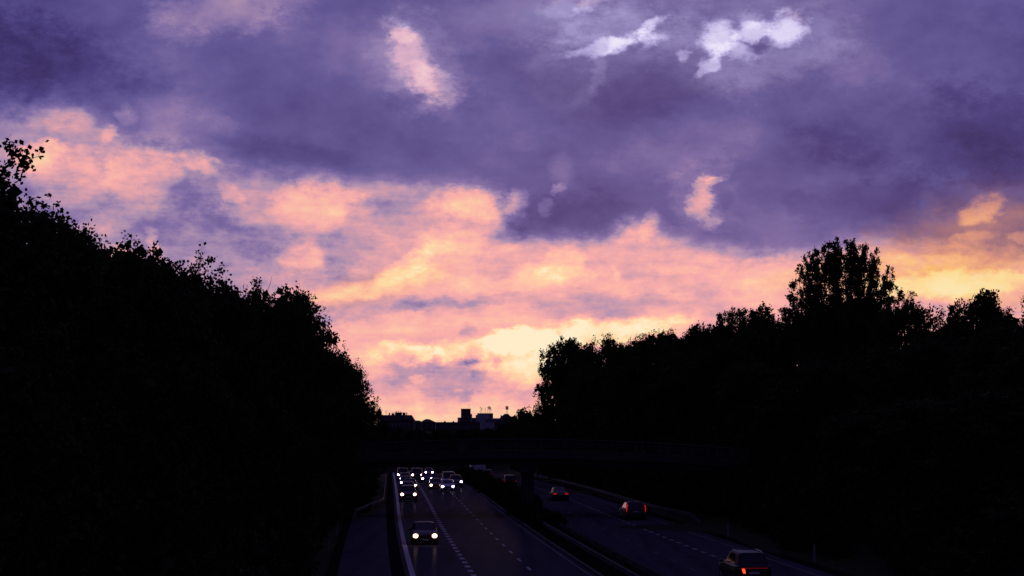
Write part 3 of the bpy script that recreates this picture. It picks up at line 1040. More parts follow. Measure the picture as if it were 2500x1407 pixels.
# undergrowth on both banks and shrubs in the median
g = np.random.default_rng(99)
for i in range(74):
    Y = 60 + 2.35 * i + g.uniform(-1, 1)
    off = -12.0 - g.uniform(0, 2.6) - (1.3 if i % 2 else 0) if Y < 150 else -9.4 - g.uniform(0, 2.2)
    if 148 < Y < 161: off = -11.5
    plant(['s1', 's2', 's3'][i % 3], cx(Y) + off, Y, g.uniform(2.2, 4.4), g.uniform(.9, 1.35), 'shrub', 'dark shrub in the undergrowth along the left side of the road', 'shrub',
          'shrubs of the left bank', 3, ('stem', 'foliage'))
for i in range(60):
    Y = 84 + 3.6 * i + g.uniform(-1, 1)
    off = 20.6 + g.uniform(0, 2.8) + (1.4 if i % 2 else 0)
    if 148 < Y < 161: off = 22.5
    plant(['s1', 's2', 's3'][i % 3], cx(Y) + off, Y, g.uniform(2.0, 4.2), g.uniform(.9, 1.35), 'shrub', 'dark shrub in the undergrowth along the right side of the road', 'shrub',
          'shrubs of the right bank', 3, ('stem', 'foliage'))
for i in range(58):
    Y = 134 + 3.1 * i + g.uniform(-1, 1)
    plant(['s3', 's1', 's2'][i % 3], cx(Y) + 6.25 + g.uniform(-.35, .35), Y, g.uniform(1.4, 2.3) if Y > 150 else g.uniform(1.0, 1.7), g.uniform(.62, .85), 'shrub',
          'dark shrub in the row planted along the median', 'shrub', 'shrubs of the median', 3, ('stem', 'foliage'))

# long shoots over the fifth crown on the left, and at the far left
def add_shoots(tree_px_pos, lab, bare=False):
    for (px0, py0, px1, py1, Y) in tree_px_pos:
        gg = np.random.default_rng(int(px0 * 7 + py0))
        a = np.array((on_plane(px0, Y), Y, height_at(py0, Y)))
        b = np.array((on_plane(px1, Y), Y, height_at(py1, Y)))
        mb = MB()
        pts = [a + (b - a) * t + gg.normal(size=3) * .05 for t in np.linspace(0, 1, 7)]
        mb.tube([tuple(p) for p in pts], list(np.linspace(.025, .006, 7)), 4)
        me = mb.mesh('branch_wood')
        br = mesh_obj('branch', me, M['bark'], lab)
        br.matrix_parent_inverse = lab.matrix_world.inverted()
        Q = []
        if bare: continue
        for i in range(1, 7):
            n = gg.integers(3, 16)
            Q.append(leaf_quads(pts[i] + gg.normal(size=(n, 3)) * .11, .17, gg, .2))
        lf = mesh_obj('leaves', quads_mesh('leaf_tuft', np.concatenate(Q)), LEAF[0], br)
        tag(lf, kind='stuff')


bpy.context.view_layer.update()
host = next(o for o in COL.objects if o.get('label', '').startswith('dark leafy tree on the left bank with long shoots'))
add_shoots([(462, 690, 492, 602, 82), (478, 655, 512, 632, 82), (500, 700, 540, 655, 82), (520, 720, 548, 682, 82)], host)
host = next(o for o in COL.objects if o.get('label', '').startswith('tall leafy tree cut'))
add_shoots([(30, 440, 84, 366, 50), (5, 400, 12, 352, 50), (40, 420, 45, 372, 50)], host)
host = next(o for o in COL.objects if o.get('label', '').endswith('seventh skyline crown from the left edge'))
add_shoots([(604, 745, 590, 688, 104), (600, 750, 580, 700, 104), (640, 735, 662, 672, 104), (625, 740, 610, 696, 104), (650, 735, 684, 700, 104)], host, True)

# ------------------------------------------------------------------ skyline buildings


def window_grid(root, mat_, x0, x1, z0, z1, nx, nz, y, w, h):
    fm = MB().box((0, 0, 0), (w, .12, h)).mesh('window')
    gm = MB().box((0, -.07, 0), (w * .84, .03, h * .84)).mesh('pane')
    for i in range(nx):
        for j in range(nz):
            x = x0 + (x1 - x0) * (i + .5) / nx
            z = z0 + (z1 - z0) * (j + .5) / nz
            f = mesh_obj('window', fm, mat_, root, (x, y - .06, z))
            mesh_obj('pane', gm, M['window'], f)


def frame(px0, px1, Y, zb=None):
    return on_plane(px0, Y), on_plane(px1, Y)


ZB = 5.0     # the land the town stands on


def hip_house(px0, px1, y_eave, y_ridge, Y, label, ridge=(.3, .7), depth=10, wallmat='wall_dark', nx=4):
    x0, x1 = frame(px0, px1, Y)
    ze, zt = height_at(y_eave, Y), height_at(y_ridge, Y)
    xm, w = (x0 + x1) / 2, x1 - x0
    r = empty('house', (xm, Y, ZB)); tag(r, label, 'house')
    MB().box((0, depth / 2, (ze - ZB) / 2), (w * .96, depth, ze - ZB)).obj('wall', M[wallmat], r)
    a, b = (ridge[0] - .5) * w, (ridge[1] - .5) * w
    h = w / 2
    e, t = ze - ZB, zt - ZB
    d0, d1, dm = -.4, depth + .4, depth / 2
    v = [(-h, d0, e), (h, d0, e), (h, d1, e), (-h, d1, e), (a, dm - 1, t), (b, dm - 1, t), (b, dm + 1, t), (a, dm + 1, t)]
    f = [(0, 1, 5, 4), (1, 2, 6, 5), (2, 3, 7, 6), (3, 0, 4, 7), (4, 5, 6, 7), (3, 2, 1, 0)]
    roof = mesh_obj('roof', pydata('roof', v, f), M['roof'], r)
    if nx:
        window_grid(r, M['wall_pale'], -w * .45, w * .45, max(.5, e - 3), e - .3, nx, 1, 0, 1.0, 1.3)
    return r, roof, (x0, ze, zt)


def chimney(parent, x, y, z0, w, h, pots=0):
    c = MB(); c.box((0, 0, h / 2), (w, .9, h)); c.box((0, 0, h), (w + .16, 1.06, .14))
    o = c.obj('chimney', M['wall_dark'], parent, loc=(x, y, z0))
    for i in range(pots):
        p = MB(); p.tube([(0, 0, 0), (0, 0, .55)], [.13, .10], 6)
        p.obj('chimney_pot', M['roof'], o, loc=((i - (pots - 1) / 2) * w / max(1, pots), 0, h + .05))
    return o


def aerial(parent, x, y, z, h, bars=2):
    m = MB(); m.tube([(0, 0, 0), (0, 0, h)], .05, 5)
    for i in range(bars):
        zz = h * (1 - .28 * i) - .1
        m.tube([(-.55 + .1 * i, 0, zz), (.55 - .1 * i, 0, zz)], .035, 4)
    return m.obj('aerial', M['mast'], parent, loc=(x, y, z))


# long roofed house with chimneys, left
Y = 700
x0, x1 = frame(927, 1011, Y)
ze, zt = height_at(1027, Y), height_at(1013.5, Y)
xm, w = (x0 + x1) / 2, x1 - x0
r = empty('house', (xm, Y, ZB)); tag(r, 'long dark house with a row of chimneys left of the gap', 'house')
MB().box((0, 5, (ze - ZB) / 2), (w * .97, 9.4, ze - ZB)).obj('wall', M['wall_dark'], r)
h = w / 2
e, t = ze - ZB, zt - ZB
xr = on_plane(1002.5, Y) - xm
v = [(-h, -.3, e), (h, -.3, e), (h, 10.3, e), (-h, 10.3, e), (-h + .2, 2.2, t), (xr, 2.2, t), (xr, 8, t), (-h + .2, 8, t)]
mesh_obj('roof', pydata('roof', v, [(0, 1, 5, 4), (1, 2, 6, 5), (2, 3, 7, 6), (3, 0, 4, 7), (4, 5, 6, 7), (3, 2, 1, 0)]), M['roof'], r)
for a, b, yt, pots in ((947, 950, 1008.6, 0), (954, 961, 1010.2, 2), (962.5, 979.5, 1007.4, 3), (981, 988, 1007.8, 0), (990, 992, 1008, 0)):
    xa, xb = frame(a, b, Y)
    chimney(r, (xa + xb) / 2 - xm, 4.5, t - .4, xb - xa, height_at(yt, Y) - ZB - t + .4, pots)
aerial(r, on_plane(940.6, Y) - xm, 4, t - .1, height_at(1002, Y) - ZB - t, 3)
aerial(r, on_plane(966, Y) - xm, 4, t + .6, .9, 1)
window_grid(r, M['wall_pale'], -h * .9, h * .8, max(.3, e - 3.2), e - .4, 7, 1, 0, 1.0, 1.3)
for xx in (990, 996):     # dormers in the roof slope
    d = MB(); d.box((0, 0, .5), (1.1, 1.6, 1.0)); o = d.obj('dormer', M['wall_pale'], r, loc=(on_plane(xx, Y) - xm, 1.4, e + .6))
    MB().box((0, -.82, .55), (.7, .04, .6)).obj('pane', M['window'], o)

hip_house(1006, 1028, 1031, 1026.8, 720, 'low flat topped house beside the chimneyed house', (.1, .75), nx=2)
hip_house(1024, 1063, 1031.5, 1023.4, 740, 'small hipped roof house in the middle of the gap', (.36, .56), nx=3)

# long low block with a flat roof
Y = 800
x0, x1 = frame(1055, 1172, Y); zt = height_at(1032, Y); xm, w = (x0 + x1) / 2, x1 - x0
r = empty('building', (xm, Y, ZB)); tag(r, 'long low flat roofed building left of the tower block', 'building')
MB().box((0, 6, (zt - ZB) / 2), (w, 12, zt - ZB)).obj('wall', M['wall_dark'], r)
MB().box((0, 6, zt - ZB + .12), (w + .3, 12.3, .22)).obj('roof', M['roof'], r)
window_grid(r, M['wall_pale'], -w * .48, w * .48, .3, zt - ZB - .3, 9, 1, 0, 1.5, .9)
for xx in (1085, 1106):
    MB().box((0, 0, .25), (.8, .8, .5)).obj('roof_vent', M['mast'], r, loc=(on_plane(xx, Y) - xm, 5, zt - ZB + .2))

# tower with lower wings
Y = 1300
def pblock(root, px0, px1, ytop, y, depth, mat_, name, xm, zlow=0.0, rim=True):
    a, b = frame(px0, px1, Y)
    z = height_at(ytop, Y) - ZB
    o = MB().box(((a + b) / 2 - xm, y + depth / 2, (z + zlow) / 2), (b - a, depth, z - zlow)).obj(name, M[mat_], root)
    return a - xm, b - xm, z
xm = on_plane(1136, Y)
r = empty('tower_block', (xm, Y, ZB)); tag(r, 'dark square tower block with an aerial on the skyline', 'building')
a, b, z = pblock(r, 1125.2, 1148.4, 999.4, 0, 8, 'wall_dark', 'wall', xm)
MB().box(((a + b) / 2, 4, z + .2), (b - a + .4, 8.4, .4)).obj('roof', M['roof'], r)
pblock(r, 1117, 1125, 1019.6, 1, 7, 'wall_pale', 'wing', xm)
pblock(r, 1148.6, 1152.2, 1011, 1, 5, 'wall_pale', 'stair_shaft', xm)
pblock(r, 1152.4, 1162, 1020.2, 1.2, 6, 'wall_dark', 'wing', xm)
aerial(r, on_plane(1145.4, Y) - xm, 3, z, height_at(987.5, Y) - ZB - z, 3)
aerial(r, on_plane(1142.5, Y) - xm, 3.5, z, height_at(990.5, Y) - ZB - z, 0)
window_grid(r, M['wall_pale'], a + .4, b - .4, z - 12, z - 1, 3, 4, 0, 1.1, 1.3)

Y = 1250
xm = on_plane(1190, Y)
r = empty('office_building', (xm, Y, ZB)); tag(r, 'pale bluish office block with phone antennas on its roof', 'building')
a, b, z = pblock(r, 1165, 1203.4, 1010.2, 2, 9, 'wall_pale', 'wall', xm)
MB().box(((a + b) / 2, 6.5, z + .15), (b - a + .3, 9.3, .3)).obj('roof', M['roof'], r)
pblock(r, 1161, 1164.9, 1013.2, 3, 6, 'wall_pale', 'stair_shaft', xm)
a2, b2, z2 = pblock(r, 1185, 1221, 1021.4, -1, 2.9, 'wall_pale', 'wing', xm)
window_grid(r, M['wall_dark'], a2 + .2, b2 - .2, z2 - 3.4, z2 - .3, 11, 1, -1, .55, 2.6)
pblock(r, 1164, 1184.8, 1024, 0, 1.9, 'wall_pale', 'wing', xm)
pblock(r, 1196, 1203, 1011.4, 1.4, .55, 'wall_dark', 'plant_room', xm, 8)
for px, yt, panel in ((1172, 992.6, 0), (1176, 994.8, 1), (1184, 994.8, 0), (1190.4, 993, 0), (1194.2, 992, 2), (1198.2, 994, 1)):
    x, hh = on_plane(px, Y) - xm, height_at(yt, Y) - ZB - z
    m = MB(); m.tube([(0, 0, 0), (0, 0, hh)], .14, 6)
    o = m.obj('antenna_mast', M['mast'], r, loc=(x, 5, z))
    if panel:
        p = MB()
        for s in ((-.45, .45) if panel == 2 else (.0,)):
            p.box((s, -.2, hh - 1.2), (.5, .3, 2.2))
        p.obj('antenna_panel', M['mast'], o)
    else:
        MB().box((0, -.15, hh - .6), (.35, .25, 1.0)).obj('antenna_panel', M['mast'], o)

# sloping roof and mast on the right of the gap
Y = 640
r, roof, (x0, ze, zt) = hip_house(1206, 1262, 1033, 1010.5, Y, 'house with a long sloping roof and a chimney before the right trees', (.46, .62), 9, nx=4)
xm = (on_plane(1206, Y) + on_plane(1262, Y)) / 2
chimney(roof, on_plane(1223.5, Y) - xm, 4, height_at(1021, Y) - ZB - .8, .5, height_at(1014.6, Y) - height_at(1021, Y) + .8)
x = on_plane(1237.8, Y)
r = empty('antenna_mast', (x, Y + 14, ZB)); tag(r, 'single mast with a drum of antennas beside the right trees', 'mast')
YY = Y + 14
x = on_plane(1237.8, YY); r.location.x = x
zb, zt = 0, height_at(992, YY) - ZB
MB().tube([(0, 0, 0), (0, 0, zt)], [.16, .09], 8).obj('pole', M['mast'], r)
zd = height_at(1000.5, YY) - ZB
for k in range(6):
    t = k * math.pi / 3
    MB().box((0, 0, 0), (.26, .12, zt - zd)).obj('antenna_panel', M['mast'], r, loc=(.5 * math.cos(t), .5 * math.sin(t), (zt + zd) / 2), rot=(0, 0, t + math.pi / 2))
for zz in (zd + .25, zt - .25):
    ring = MB(); ring.tube([(.5 * math.cos(t), .5 * math.sin(t), zz) for t in np.linspace(0, 2 * math.pi, 13)], .035, 4, False)
    ring.tube([(-.5, 0, zz), (.5, 0, zz)], .03, 4); ring.tube([(0, -.5, zz), (0, .5, zz)], .03, 4)
    ring.obj('bracket', M['mast'], r)

# ------------------------------------------------------------------ vehicles
SPEC = {   # length, width, height, bonnet z, belt z, windscreen base y, roof front y, roof rear y, rear base y, boot z, ground clearance (front is +y)
    'saloon': dict(L=4.6, W=1.82, H=1.45, hood=.78, belt=.92, wf=1.05, rf=.25, rr=-1.05, wb=-1.75, boot=.98),
    'hatch':  dict(L=4.2, W=1.78, H=1.48, hood=.80, belt=.94, wf=1.05, rf=.30, rr=-1.45, wb=-1.98, boot=.98),
    'estate': dict(L=4.7, W=1.84, H=1.52, hood=.82, belt=.95, wf=1.10, rf=.35, rr=-1.75, wb=-2.22, boot=1.0),
    'suv':    dict(L=4.6, W=1.88, H=1.70, hood=.98, belt=1.08, wf=1.15, rf=.45, rr=-1.65, wb=-2.14, boot=1.10),
    'van':    dict(L=5.0, W=1.95, H=2.00, hood=1.12, belt=1.18, wf=1.75, rf=.95, rr=-2.38, wb=-2.45, boot=1.20),
}
CACHE = {}


def car_meshes(kind):
    if kind in CACHE: return CACHE[kind]
    s = SPEC[kind]
    L, W, H = s['L'], s['W'], s['H']
    R = .33 if kind != 'suv' and kind != 'van' else .36
    yw = (L * .5 - .88, -L * .5 + .86)
    zb = .20 if kind not in ('suv', 'van') else .25
    hw = W / 2
    # stations along the car
    ys = {-L / 2, -L / 2 + .10, -L / 2 + .3, L / 2, L / 2 - .10, L / 2 - .32, s['wf'], s['wb'], 0.0, -.6, .5}
    for yc in yw:
        for k in range(-5, 6): ys.add(yc + (R + .07) * k / 5)
    ys = sorted(y for y in ys if -L / 2 <= y <= L / 2)
    rings = []
    for y in ys:
        t = abs(y) / (L / 2)
        w = hw * (1 - .10 * max(0, (t - .72) / .28) ** 2 - .06 * max(0, (t - .93) / .07))
        if y >= s['wf']:
            u = (y - s['wf']) / (L / 2 - s['wf'])
            zt = s['belt'] + (s['hood'] - .12 - s['belt']) * (u * .35 + .65 * u ** 3)
        elif y <= s['wb']:
            u = (s['wb'] - y) / max(.05, (L / 2 + s['wb']))
            zt = s['boot'] - .10 * u ** 2
        else:
            u = (y - s['wb']) / (s['wf'] - s['wb'])
            zt = s['boot'] + (s['belt'] - s['boot']) * u
        lo = zb + (.10 * max(0, (t - .88) / .12))
        arch = lo
        for yc in yw:
            d = abs(y - yc)
            if d < R + .07:
                arch = max(arch, R + math.sqrt(max(0, (R + .06) ** 2 - d * d)))
        mid = max(arch + .03, lo + (zt - lo) * .45)
        sh = zt - .07
        mid = min(mid, sh - .02); arch = min(arch, mid - .01)
        half = [(.0, lo), (w - .24, lo), (w - .22, arch), (w - .015, arch), (w, mid), (w - .03, sh), (w - .11, zt), (.0, zt + .035)]
        rings.append([(x, y, z) for x, z in half] + [(-x, y, z) for x, z in half[-2:0:-1]])
    n = len(rings[0])
    v = [p for r_ in rings for p in r_]
    f = []
    for i in range(len(rings) - 1):
        for k in range(n):
            k2 = (k + 1) % n
            f.append((i * n + k, i * n + k2, (i + 1) * n + k2, (i + 1) * n + k))
    f += [tuple(range(n)), tuple((len(rings) - 1) * n + k for k in range(n - 1, -1, -1))]
    body = MB().add(v, f)
    # cabin: belt ring, roof ring and a crowned roof panel
    bw, rw = hw - .10, hw - (.26 if kind != 'van' else .16)
    zt = H - .05
    B = [(bw * .90, s['wf'], s['belt'] - .03), (bw, s['wf'] - .5, s['belt'] + .0), (bw, s['wb'] + .45, s['boot'] + .0), (bw * .92, s['wb'], s['boot'] - .03)]
    T = [(rw * .92, s['rf'], zt - .02), (rw, s['rf'] - .4, zt), (rw, s['rr'] + .4, zt), (rw * .94, s['rr'], zt - .03)]
    C = [(rw * .62, s['rf'] - .08, zt + .035), (rw * .68, s['rf'] - .4, zt + .05), (rw * .68, s['rr'] + .4, zt + .05), (rw * .64, s['rr'] + .08, zt + .03)]
    def loop(q): return q + [(-x, y, z) for x, y, z in reversed(q)]
    vv = loop(B) + loop(T) + loop(C)
    ff = []
    for a in (0, 8):
        for k in range(8):
            k2 = (k + 1) % 8
            ff.append((a + k, a + k2, a + 8 + k2, a + 8 + k))
    ff.append(tuple(16 + k for k in range(8)))
    body.add(vv, ff)
    D = {'body': body.mesh('body', True, .5)}

    def pane(name, q, inset=.09, out=.012):
        q = [Vector(p) for p in q]
        c = sum(q, Vector()) / 4
        nrm = (q[1] - q[0]).cross(q[3] - q[0]).normalized()
        if nrm.dot(c - Vector((0, c.y * .5, H * .5))) < 0: nrm = -nrm
        q = [p + (c - p).normalized() * inset + nrm * out for p in q]
        return pydata(name, q, [(0, 1, 2, 3)])
    mir = lambda p: (-p[0], p[1], p[2])
    D['windscreen'] = pane('windscreen', [B[0], T[0], mir(T[0]), mir(B[0])], .08)
    D['rear_window'] = pane('rear_window', [B[3], T[3], mir(T[3]), mir(B[3])], .12)
    if kind != 'van':
        ym = (B[1][1] + B[2][1]) / 2
        bm_, tm_ = (bw, ym, (B[1][2] + B[2][2]) / 2), (rw, ym, zt)
        for sgn in (1, -1):
            fl = (lambda p: (p[0] * sgn, p[1], p[2]))
            D['side_window%d0' % sgn] = pane('side_window', [fl(B[1]), fl(T[1]), fl(tm_), fl(bm_)], .07)
            D['side_window%d1' % sgn] = pane('side_window', [fl(bm_), fl(tm_), fl(T[2]), fl(B[2])], .07)
    else:
        for sgn in (1, -1):
            fl = (lambda p: (p[0] * sgn, p[1], p[2]))
            k_ = (bw, s['wf'] - 1.3, s['belt']), (rw, s['rf'] - 1.1, zt)
            D['side_window%d0' % sgn] = pane('side_window', [fl(B[1]), fl(T[1]), fl(k_[1]), fl(k_[0])], .08)
    # wheel: tyre lathe with a spoked rim
    tyre = MB()
    prof = [(.10, R * .62), (.11, R * .92), (.07, R), (-.07, R), (-.11, R * .92), (-.10, R * .62)]
    nn = 18
    tv, tf = [], []
    for k in range(nn):
        a = 2 * math.pi * k / nn
        for (x, rr) in prof: tv.append((x, rr * math.cos(a), rr * math.sin(a)))
    for k in range(nn):
        k2 = (k + 1) % nn
        for j in range(6):
            j2 = (j + 1) % 6
            tf.append((k * 6 + j, k2 * 6 + j, k2 * 6 + j2, k * 6 + j2))
    D['tyre'] = tyre.add(tv, tf).mesh('wheel', True, .7)
    rim = MB()
    for k in range(5):
        a = 2 * math.pi * k / 5
        rim.tube([(0, 0, 0), (.03, R * .66 * math.cos(a), R * .66 * math.sin(a))], [.06, .045], 4)
    rim.tube([(-.04, 0, 0), (.05, 0, 0)], .07, 8)
    rim.tube([(-.06, 0, 0), (-.05, 0, 0)], R * .66, 14)
    D['rim'] = rim.mesh('rim')
    D['R'], D['yw'], D['hw'] = R, yw, hw
    # front: grille and bumper intake, plate, mirrors
    zh = s['hood'] - .14
    fr = MB(); fr.box((0, 0, 0), (W * .46, .06, .16)); D['grille'] = fr.mesh('grille')
    fr = MB(); fr.box((0, 0, 0), (W * .62, .07, .15)); D['intake'] = fr.mesh('air_intake')
    D['plate'] = MB().box((0, 0, 0), (.52, .02, .11)).mesh('number_plate')
    mr = MB(); mr.box((0, 0, 0), (.20, .11, .14), taper=.8); mr.box((-.12, .02, -.05), (.12, .05, .04)); D['mirror'] = mr.mesh('mirror')
    D['bumper'] = MB().box((0, 0, 0), (W * .92, .10, .20)).mesh('bumper')

    def disc(name, rx, rz, depth=.05, n=14, slant=0):
        m = MB(); vv_ = []
        for yy in (0, depth):
            for k in range(n):
                a = 2 * math.pi * k / n
                vv_.append((rx * math.cos(a), yy - slant * rx * math.cos(a), rz * math.sin(a)))
        vv_.append((0, depth + .02, 0))
        m.add(vv_, [tuple(range(n - 1, -1, -1))] + [(k, (k + 1) % n, n + (k + 1) % n, n + k) for k in range(n)] + [(n + k, n + (k + 1) % n, 2 * n) for k in range(n)])
        return m.mesh(name)
    D['lamp_housing'] = disc('headlight', .20, .16, .04)  # oversized ring; when lit it carries the painted halo
    D['lamp_core'] = disc('lamp_lens', .12, .105, .03)
    tl = MB(); tl.box((0, 0, 0), (.34, .06, .11)); D['tail_wide'] = tl.mesh('tail_light')
    tl = MB()
    tl.prism([(-.03, 0), (.06, 0), (.10, .34), (.02, .62), (-.07, .62), (.02, .34)], -.03, .03, 'y'); D['tail_tall'] = tl.mesh('tail_light')
    tl = MB(); tl.box((0, 0, 0), (.2, .06, .2)); D['tail_sq'] = tl.mesh('tail_light')
    CACHE[kind] = D
    return D


def paint(name, c, rough=.38):
    return material(name, c, rough, .18, coat=.0, noise=(3, tuple(min(1, v * 1.15 + .002) for v in c), 4))


PAINT = {'black': paint('black_car_paint', (.010, .010, .012)), 'grey': paint('grey_car_paint', (.045, .046, .05)), 'white': paint('white_car_paint', (.55, .55, .56)),
         'silver': paint('silver_car_paint', (.16, .16, .17)), 'blue': paint('dark_blue_car_paint', (.012, .016, .04)), 'red': paint('dark_red_car_paint', (.06, .010, .010))}


def car(kind, colour, x, Y, away, label, lamps='cool', on=(1, 1), tail='wide', tail_mat='tail', group=None, cat='car', name=None):
    D = car_meshes(kind); s = SPEC[kind]
    L, W, H, R, hw = s['L'], s['W'], s['H'], D['R'], D['hw']
    # Y is the end of the car that faces us
    head = -math.atan(slope(Y))
    yc = Y + L / 2
    pitch = math.atan2(zr(yc + 1) - zr(yc - 1), 2)
    root = empty(name or {'van': 'van'}.get(kind, 'car'), (x + slope(Y) * L / 2, yc, zr(yc) + .012), head if away else head + math.pi)
    root.rotation_euler[0] = pitch if away else -pitch
    tag(root, label, cat, group)
    mesh_obj('body', D['body'], PAINT[colour], root)
    for k in D:
        if k in ('windscreen', 'rear_window') or k.startswith('side_window'):
            mesh_obj(k if not k.startswith('side') else 'side_window', D[k], M['glass'], root)
    for yw in D['yw']:
        for sg in (1, -1):
            wl = mesh_obj('wheel', D['tyre'], M['rubber'], root, (sg * (hw - .125), yw, R), (0, 0, 0 if sg > 0 else math.pi))
            mesh_obj('rim', D['rim'], M['rim'], wl, (.06, 0, 0))
    for sg in (1, -1):
        mesh_obj('mirror', D['mirror'], PAINT[colour], root, (sg * (hw + .09), s['wf'] - .42, s['belt'] + .05), (0, 0, 0 if sg > 0 else math.pi))
    zh = s['hood'] - .17
    yf = L / 2
    mesh_obj('grille', D['grille'], M['trim'], root, (0, yf - .01, zh - .06))
    mesh_obj('air_intake', D['intake'], M['trim'], root, (0, yf - .01, .36 if R < .35 else .42))
    mesh_obj('number_plate', D['plate'], M['plate'], root, (0, yf + .035, zh - .24))
    mesh_obj('number_plate', D['plate'], M['plate'], root, (0, -yf - .012, .74))
    mesh_obj('rear_bumper', D['bumper'], M['trim'], root, (0, -yf + .03, .42))
    for i, sg in enumerate((-1, 1)):
        lit = (not away) and on[i]
        hl = mesh_obj('headlight', D['lamp_housing'], M[('rim_' + lamps) if lit else 'reflector'], root, (sg * (hw - .27), yf - .03, zh + .02))
        mesh_obj('lamp_lens', D['lamp_core'], M[('lamp_' + lamps) if lit else 'reflector'], hl, (0, .03, 0))
    zt = s['boot'] - .20
    for sg in (-1, 1):
        if tail == 'wide':
            mesh_obj('tail_light', D['tail_wide'], M[tail_mat], root, (sg * (hw - .28), -yf + .005, zt))
        elif tail == 'sq':
            mesh_obj('tail_light', D['tail_sq'], M[tail_mat], root, (sg * (hw - .20), -yf + .005, zt))
        elif tail == 'tall':
            m = mesh_obj('tail_light', D['tail_tall'], M[tail_mat], root, (sg * (hw - .16), -yf + .10, zt - .12), (.22, 0, 0))
            m.scale.x = sg
    return root


def y_for(py, h):
    """distance at which a point h above the road shows at photograph row py"""
    lo, hi = 60.0, 470.0
    for _ in range(50):
        m = (lo + hi) / 2
        z = zr(m) + h
        row = 1040 - (z - EYE) / m * FPX
        if row > py: lo = m
        else: hi = m
    return lo


ON = 'cars coming towards us with headlights on'
#        kind, paint, centre column, headlamp row, lamp kind, which lamps lit, label
oncoming = [
    ('saloon', 'black', 1039, 1306, 'warm', (1, 1), 'black saloon with round lit headlights, nearest of the oncoming cars'),
    ('suv', 'black', 998, 1206, 'warm', (1, 1), 'dark car with two bright headlights leading the queue along the edge line'),
    ('hatch', 'grey', 997, 1193, 'cool', (1, 1), 'dark hatchback right behind the car leading the edge line queue'),
    ('saloon', 'blue', 1003, 1184.5, 'warm', (1, 1), 'third car in the queue along the white edge line'),
    ('hatch', 'black', 992, 1177.5, 'cool', (1, 1), 'fourth car in the queue along the white edge line'),
    ('estate', 'grey', 990, 1168, 'cool', (1, 1), 'fifth car in the queue along the white edge line'),
    ('hatch', 'silver', 996, 1163, 'warm', (1, 1), 'sixth car in the queue along the white edge line'),
    ('van', 'black', 984, 1158.5, 'cool', (1, 1), 'tall van at the back of the edge line queue'),
    ('hatch', 'black', 1065, 1183.7, 'warm', (1, 1), 'black hatchback just left of the white car'),
    ('saloon', 'white', 1094, 1187, 'cool', (1, 1), 'white car with its pale bonnet facing us in the middle lane'),
    ('suv', 'black', 1114, 1175.5, 'cool', (1, 1), 'dark car with one large headlight showing right of the white car'),
    ('van', 'grey', 1097, 1170.5, 'warm', (1, 0), 'dark van peeping over the roof of the white car'),
    ('saloon', 'black', 1043, 1168, 'cool', (1, 1), 'dark car in the middle lane behind the black hatchback'),
    ('van', 'blue', 1019, 1158.8, 'warm', (1, 1), 'dark van between the edge line queue and the middle lane'),
    ('hatch', 'grey', 1048, 1152.5, 'cool', (1, 1), 'tiny farthest car whose lamps show as points under the bridge'),
]
for kind, col, px, py, lamps, on, lab in oncoming:
    h = SPEC[kind]['hood'] - .15
    Y = y_for(py, h)
    car(kind, col, on_plane(px, Y), Y, False, lab, lamps, on, group=ON, cat='van' if kind == 'van' else 'car')

AW = 'cars driving away with red tail lights'
Y = y_for(1222.5, 0); car('saloon', 'black', on_plane(1369, Y), Y, True, 'dark saloon driving away with two flat red tail lights', tail='wide', tail_mat='tail', group=AW)
Y = y_for(1268.5, 0); car('estate', 'grey', on_plane(1552, Y), Y, True, 'grey estate car driving away with tall bent red tail lights', tail='tall', tail_mat='tail', group=AW)
Y = y_for(1187, .2); car('suv', 'black', on_plane(1246, Y), Y, True, 'dark car driving away beside the bridge pier with a faint tail light', tail='sq', tail_mat='tail_dim', group=AW)
Y = 292; car('hatch', 'black', on_plane(1192, Y), Y, True, 'dark car driving away in front of the white lorry', tail='wide', tail_mat='tail_dim', group=AW)
Y = 330; car('suv', 'black', on_plane(1136, Y), Y, True, 'dark car driving away left of the white lorry', tail='sq', tail_mat='tail_dim', group=AW)

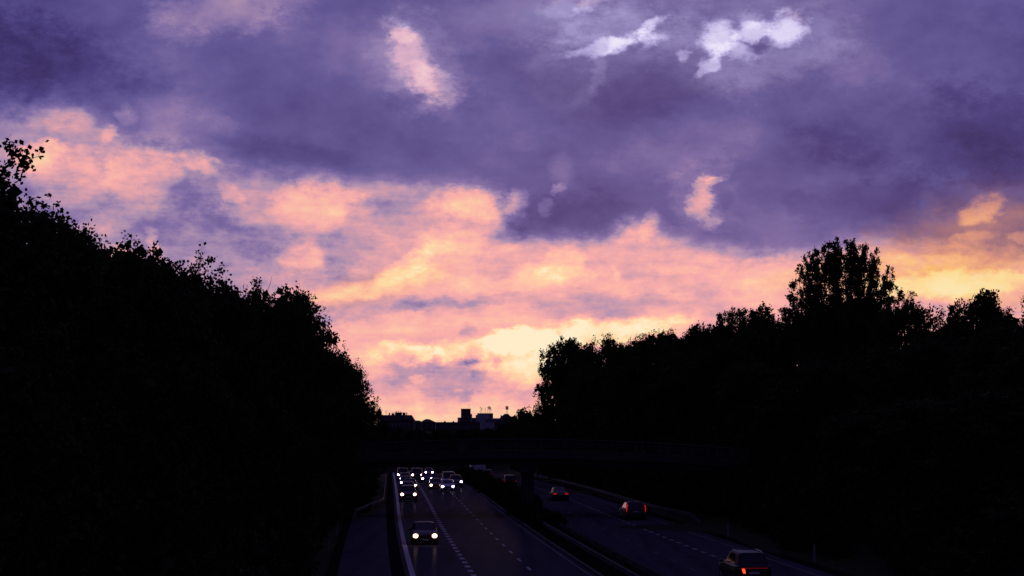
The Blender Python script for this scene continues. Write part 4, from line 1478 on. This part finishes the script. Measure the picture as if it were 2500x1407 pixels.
# the large car at the bottom right: light bar across its tailgate
Y = 86.5
big = car('suv', 'black', on_plane(1838, Y), Y, True, 'black SUV with a red light bar across its tail, bottom right', tail=None, group=AW)
s = SPEC['suv']
bar = MB().box((0, 0, 0), (1.36, .05, .035)); bar.obj('light_bar', M['tail_dim'], big, loc=(0, -s['L'] / 2 + .0, s['boot'] - .13))
lm = MB(); lm.prism([(-.02, .10), (.11, .10), (.04, -.12), (-.07, -.12)][::-1], -.03, .03, 'y')
me = lm.mesh('tail_light')
a = mesh_obj('tail_light', me, M['tail_hot'], big, (-.52, -s['L'] / 2 - .01, s['boot'] - .26)); a.scale.x = -1
tag(a, 'bright lit left tail lamp')
mesh_obj('tail_light', me, M['tail_off'], big, (.52, -s['L'] / 2 - .01, s['boot'] - .26))
bd = MB()
for k in range(5): bd.box((-.16 + .08 * k, 0, 0), (.05, .015, .045))
bd.obj('badge', M['chrome'], big, loc=(0, -s['L'] / 2 - .01, s['boot'] - .24))
for sg in (-1, 1):
    MB().tube([(0, -1.5, 0), (0, -1.2, .05), (0, .1, .05), (0, .35, 0)], .022, 5).obj('roof_rail', M['chrome'], big, loc=(sg * .58, 0, s['H'] - .01))

# white box lorry under the bridge
Y = 296
hd = -math.atan(slope(Y))
lorry = empty('box_lorry', (on_plane(1168, Y), Y, zr(Y + 3)), hd)
tag(lorry, 'white box lorry driving away under the bridge', 'lorry', AW)
b = MB().box((0, 3.0, 1.75), (2.5, 6.0, 2.35)); b.obj('cargo_box', PAINT['white'], lorry)
c = MB(); c.prism([(6.1, .5), (8.0, .5), (8.05, 1.3), (7.5, 2.35), (6.1, 2.45)], -1.05, 1.05); c.obj('cab', PAINT['white'], lorry)
MB().box((0, 3.6, .48), (1.0, 7.2, .18)).obj('chassis', M['trim'], lorry)
tm = car_meshes('van')
for yy in (1.5, 7.0):
    for sg in (1, -1):
        w_ = mesh_obj('wheel', tm['tyre'], M['rubber'], lorry, (sg * .95, yy, .42), (0, 0, 0 if sg > 0 else math.pi)); w_.scale = (1.5, 1.2, 1.2)
        mesh_obj('rim', tm['rim'], M['rim'], w_, (.06, 0, 0))
for sg in (-1, 1):
    MB().box((sg * 1.0, -.02, .72), (.3, .06, .12)).obj('tail_light', M['tail_dim'], lorry)
    MB().box((sg * .62, -.012, 1.75), (.03, .02, 2.2)).obj('door_bar', M['galv'], lorry)
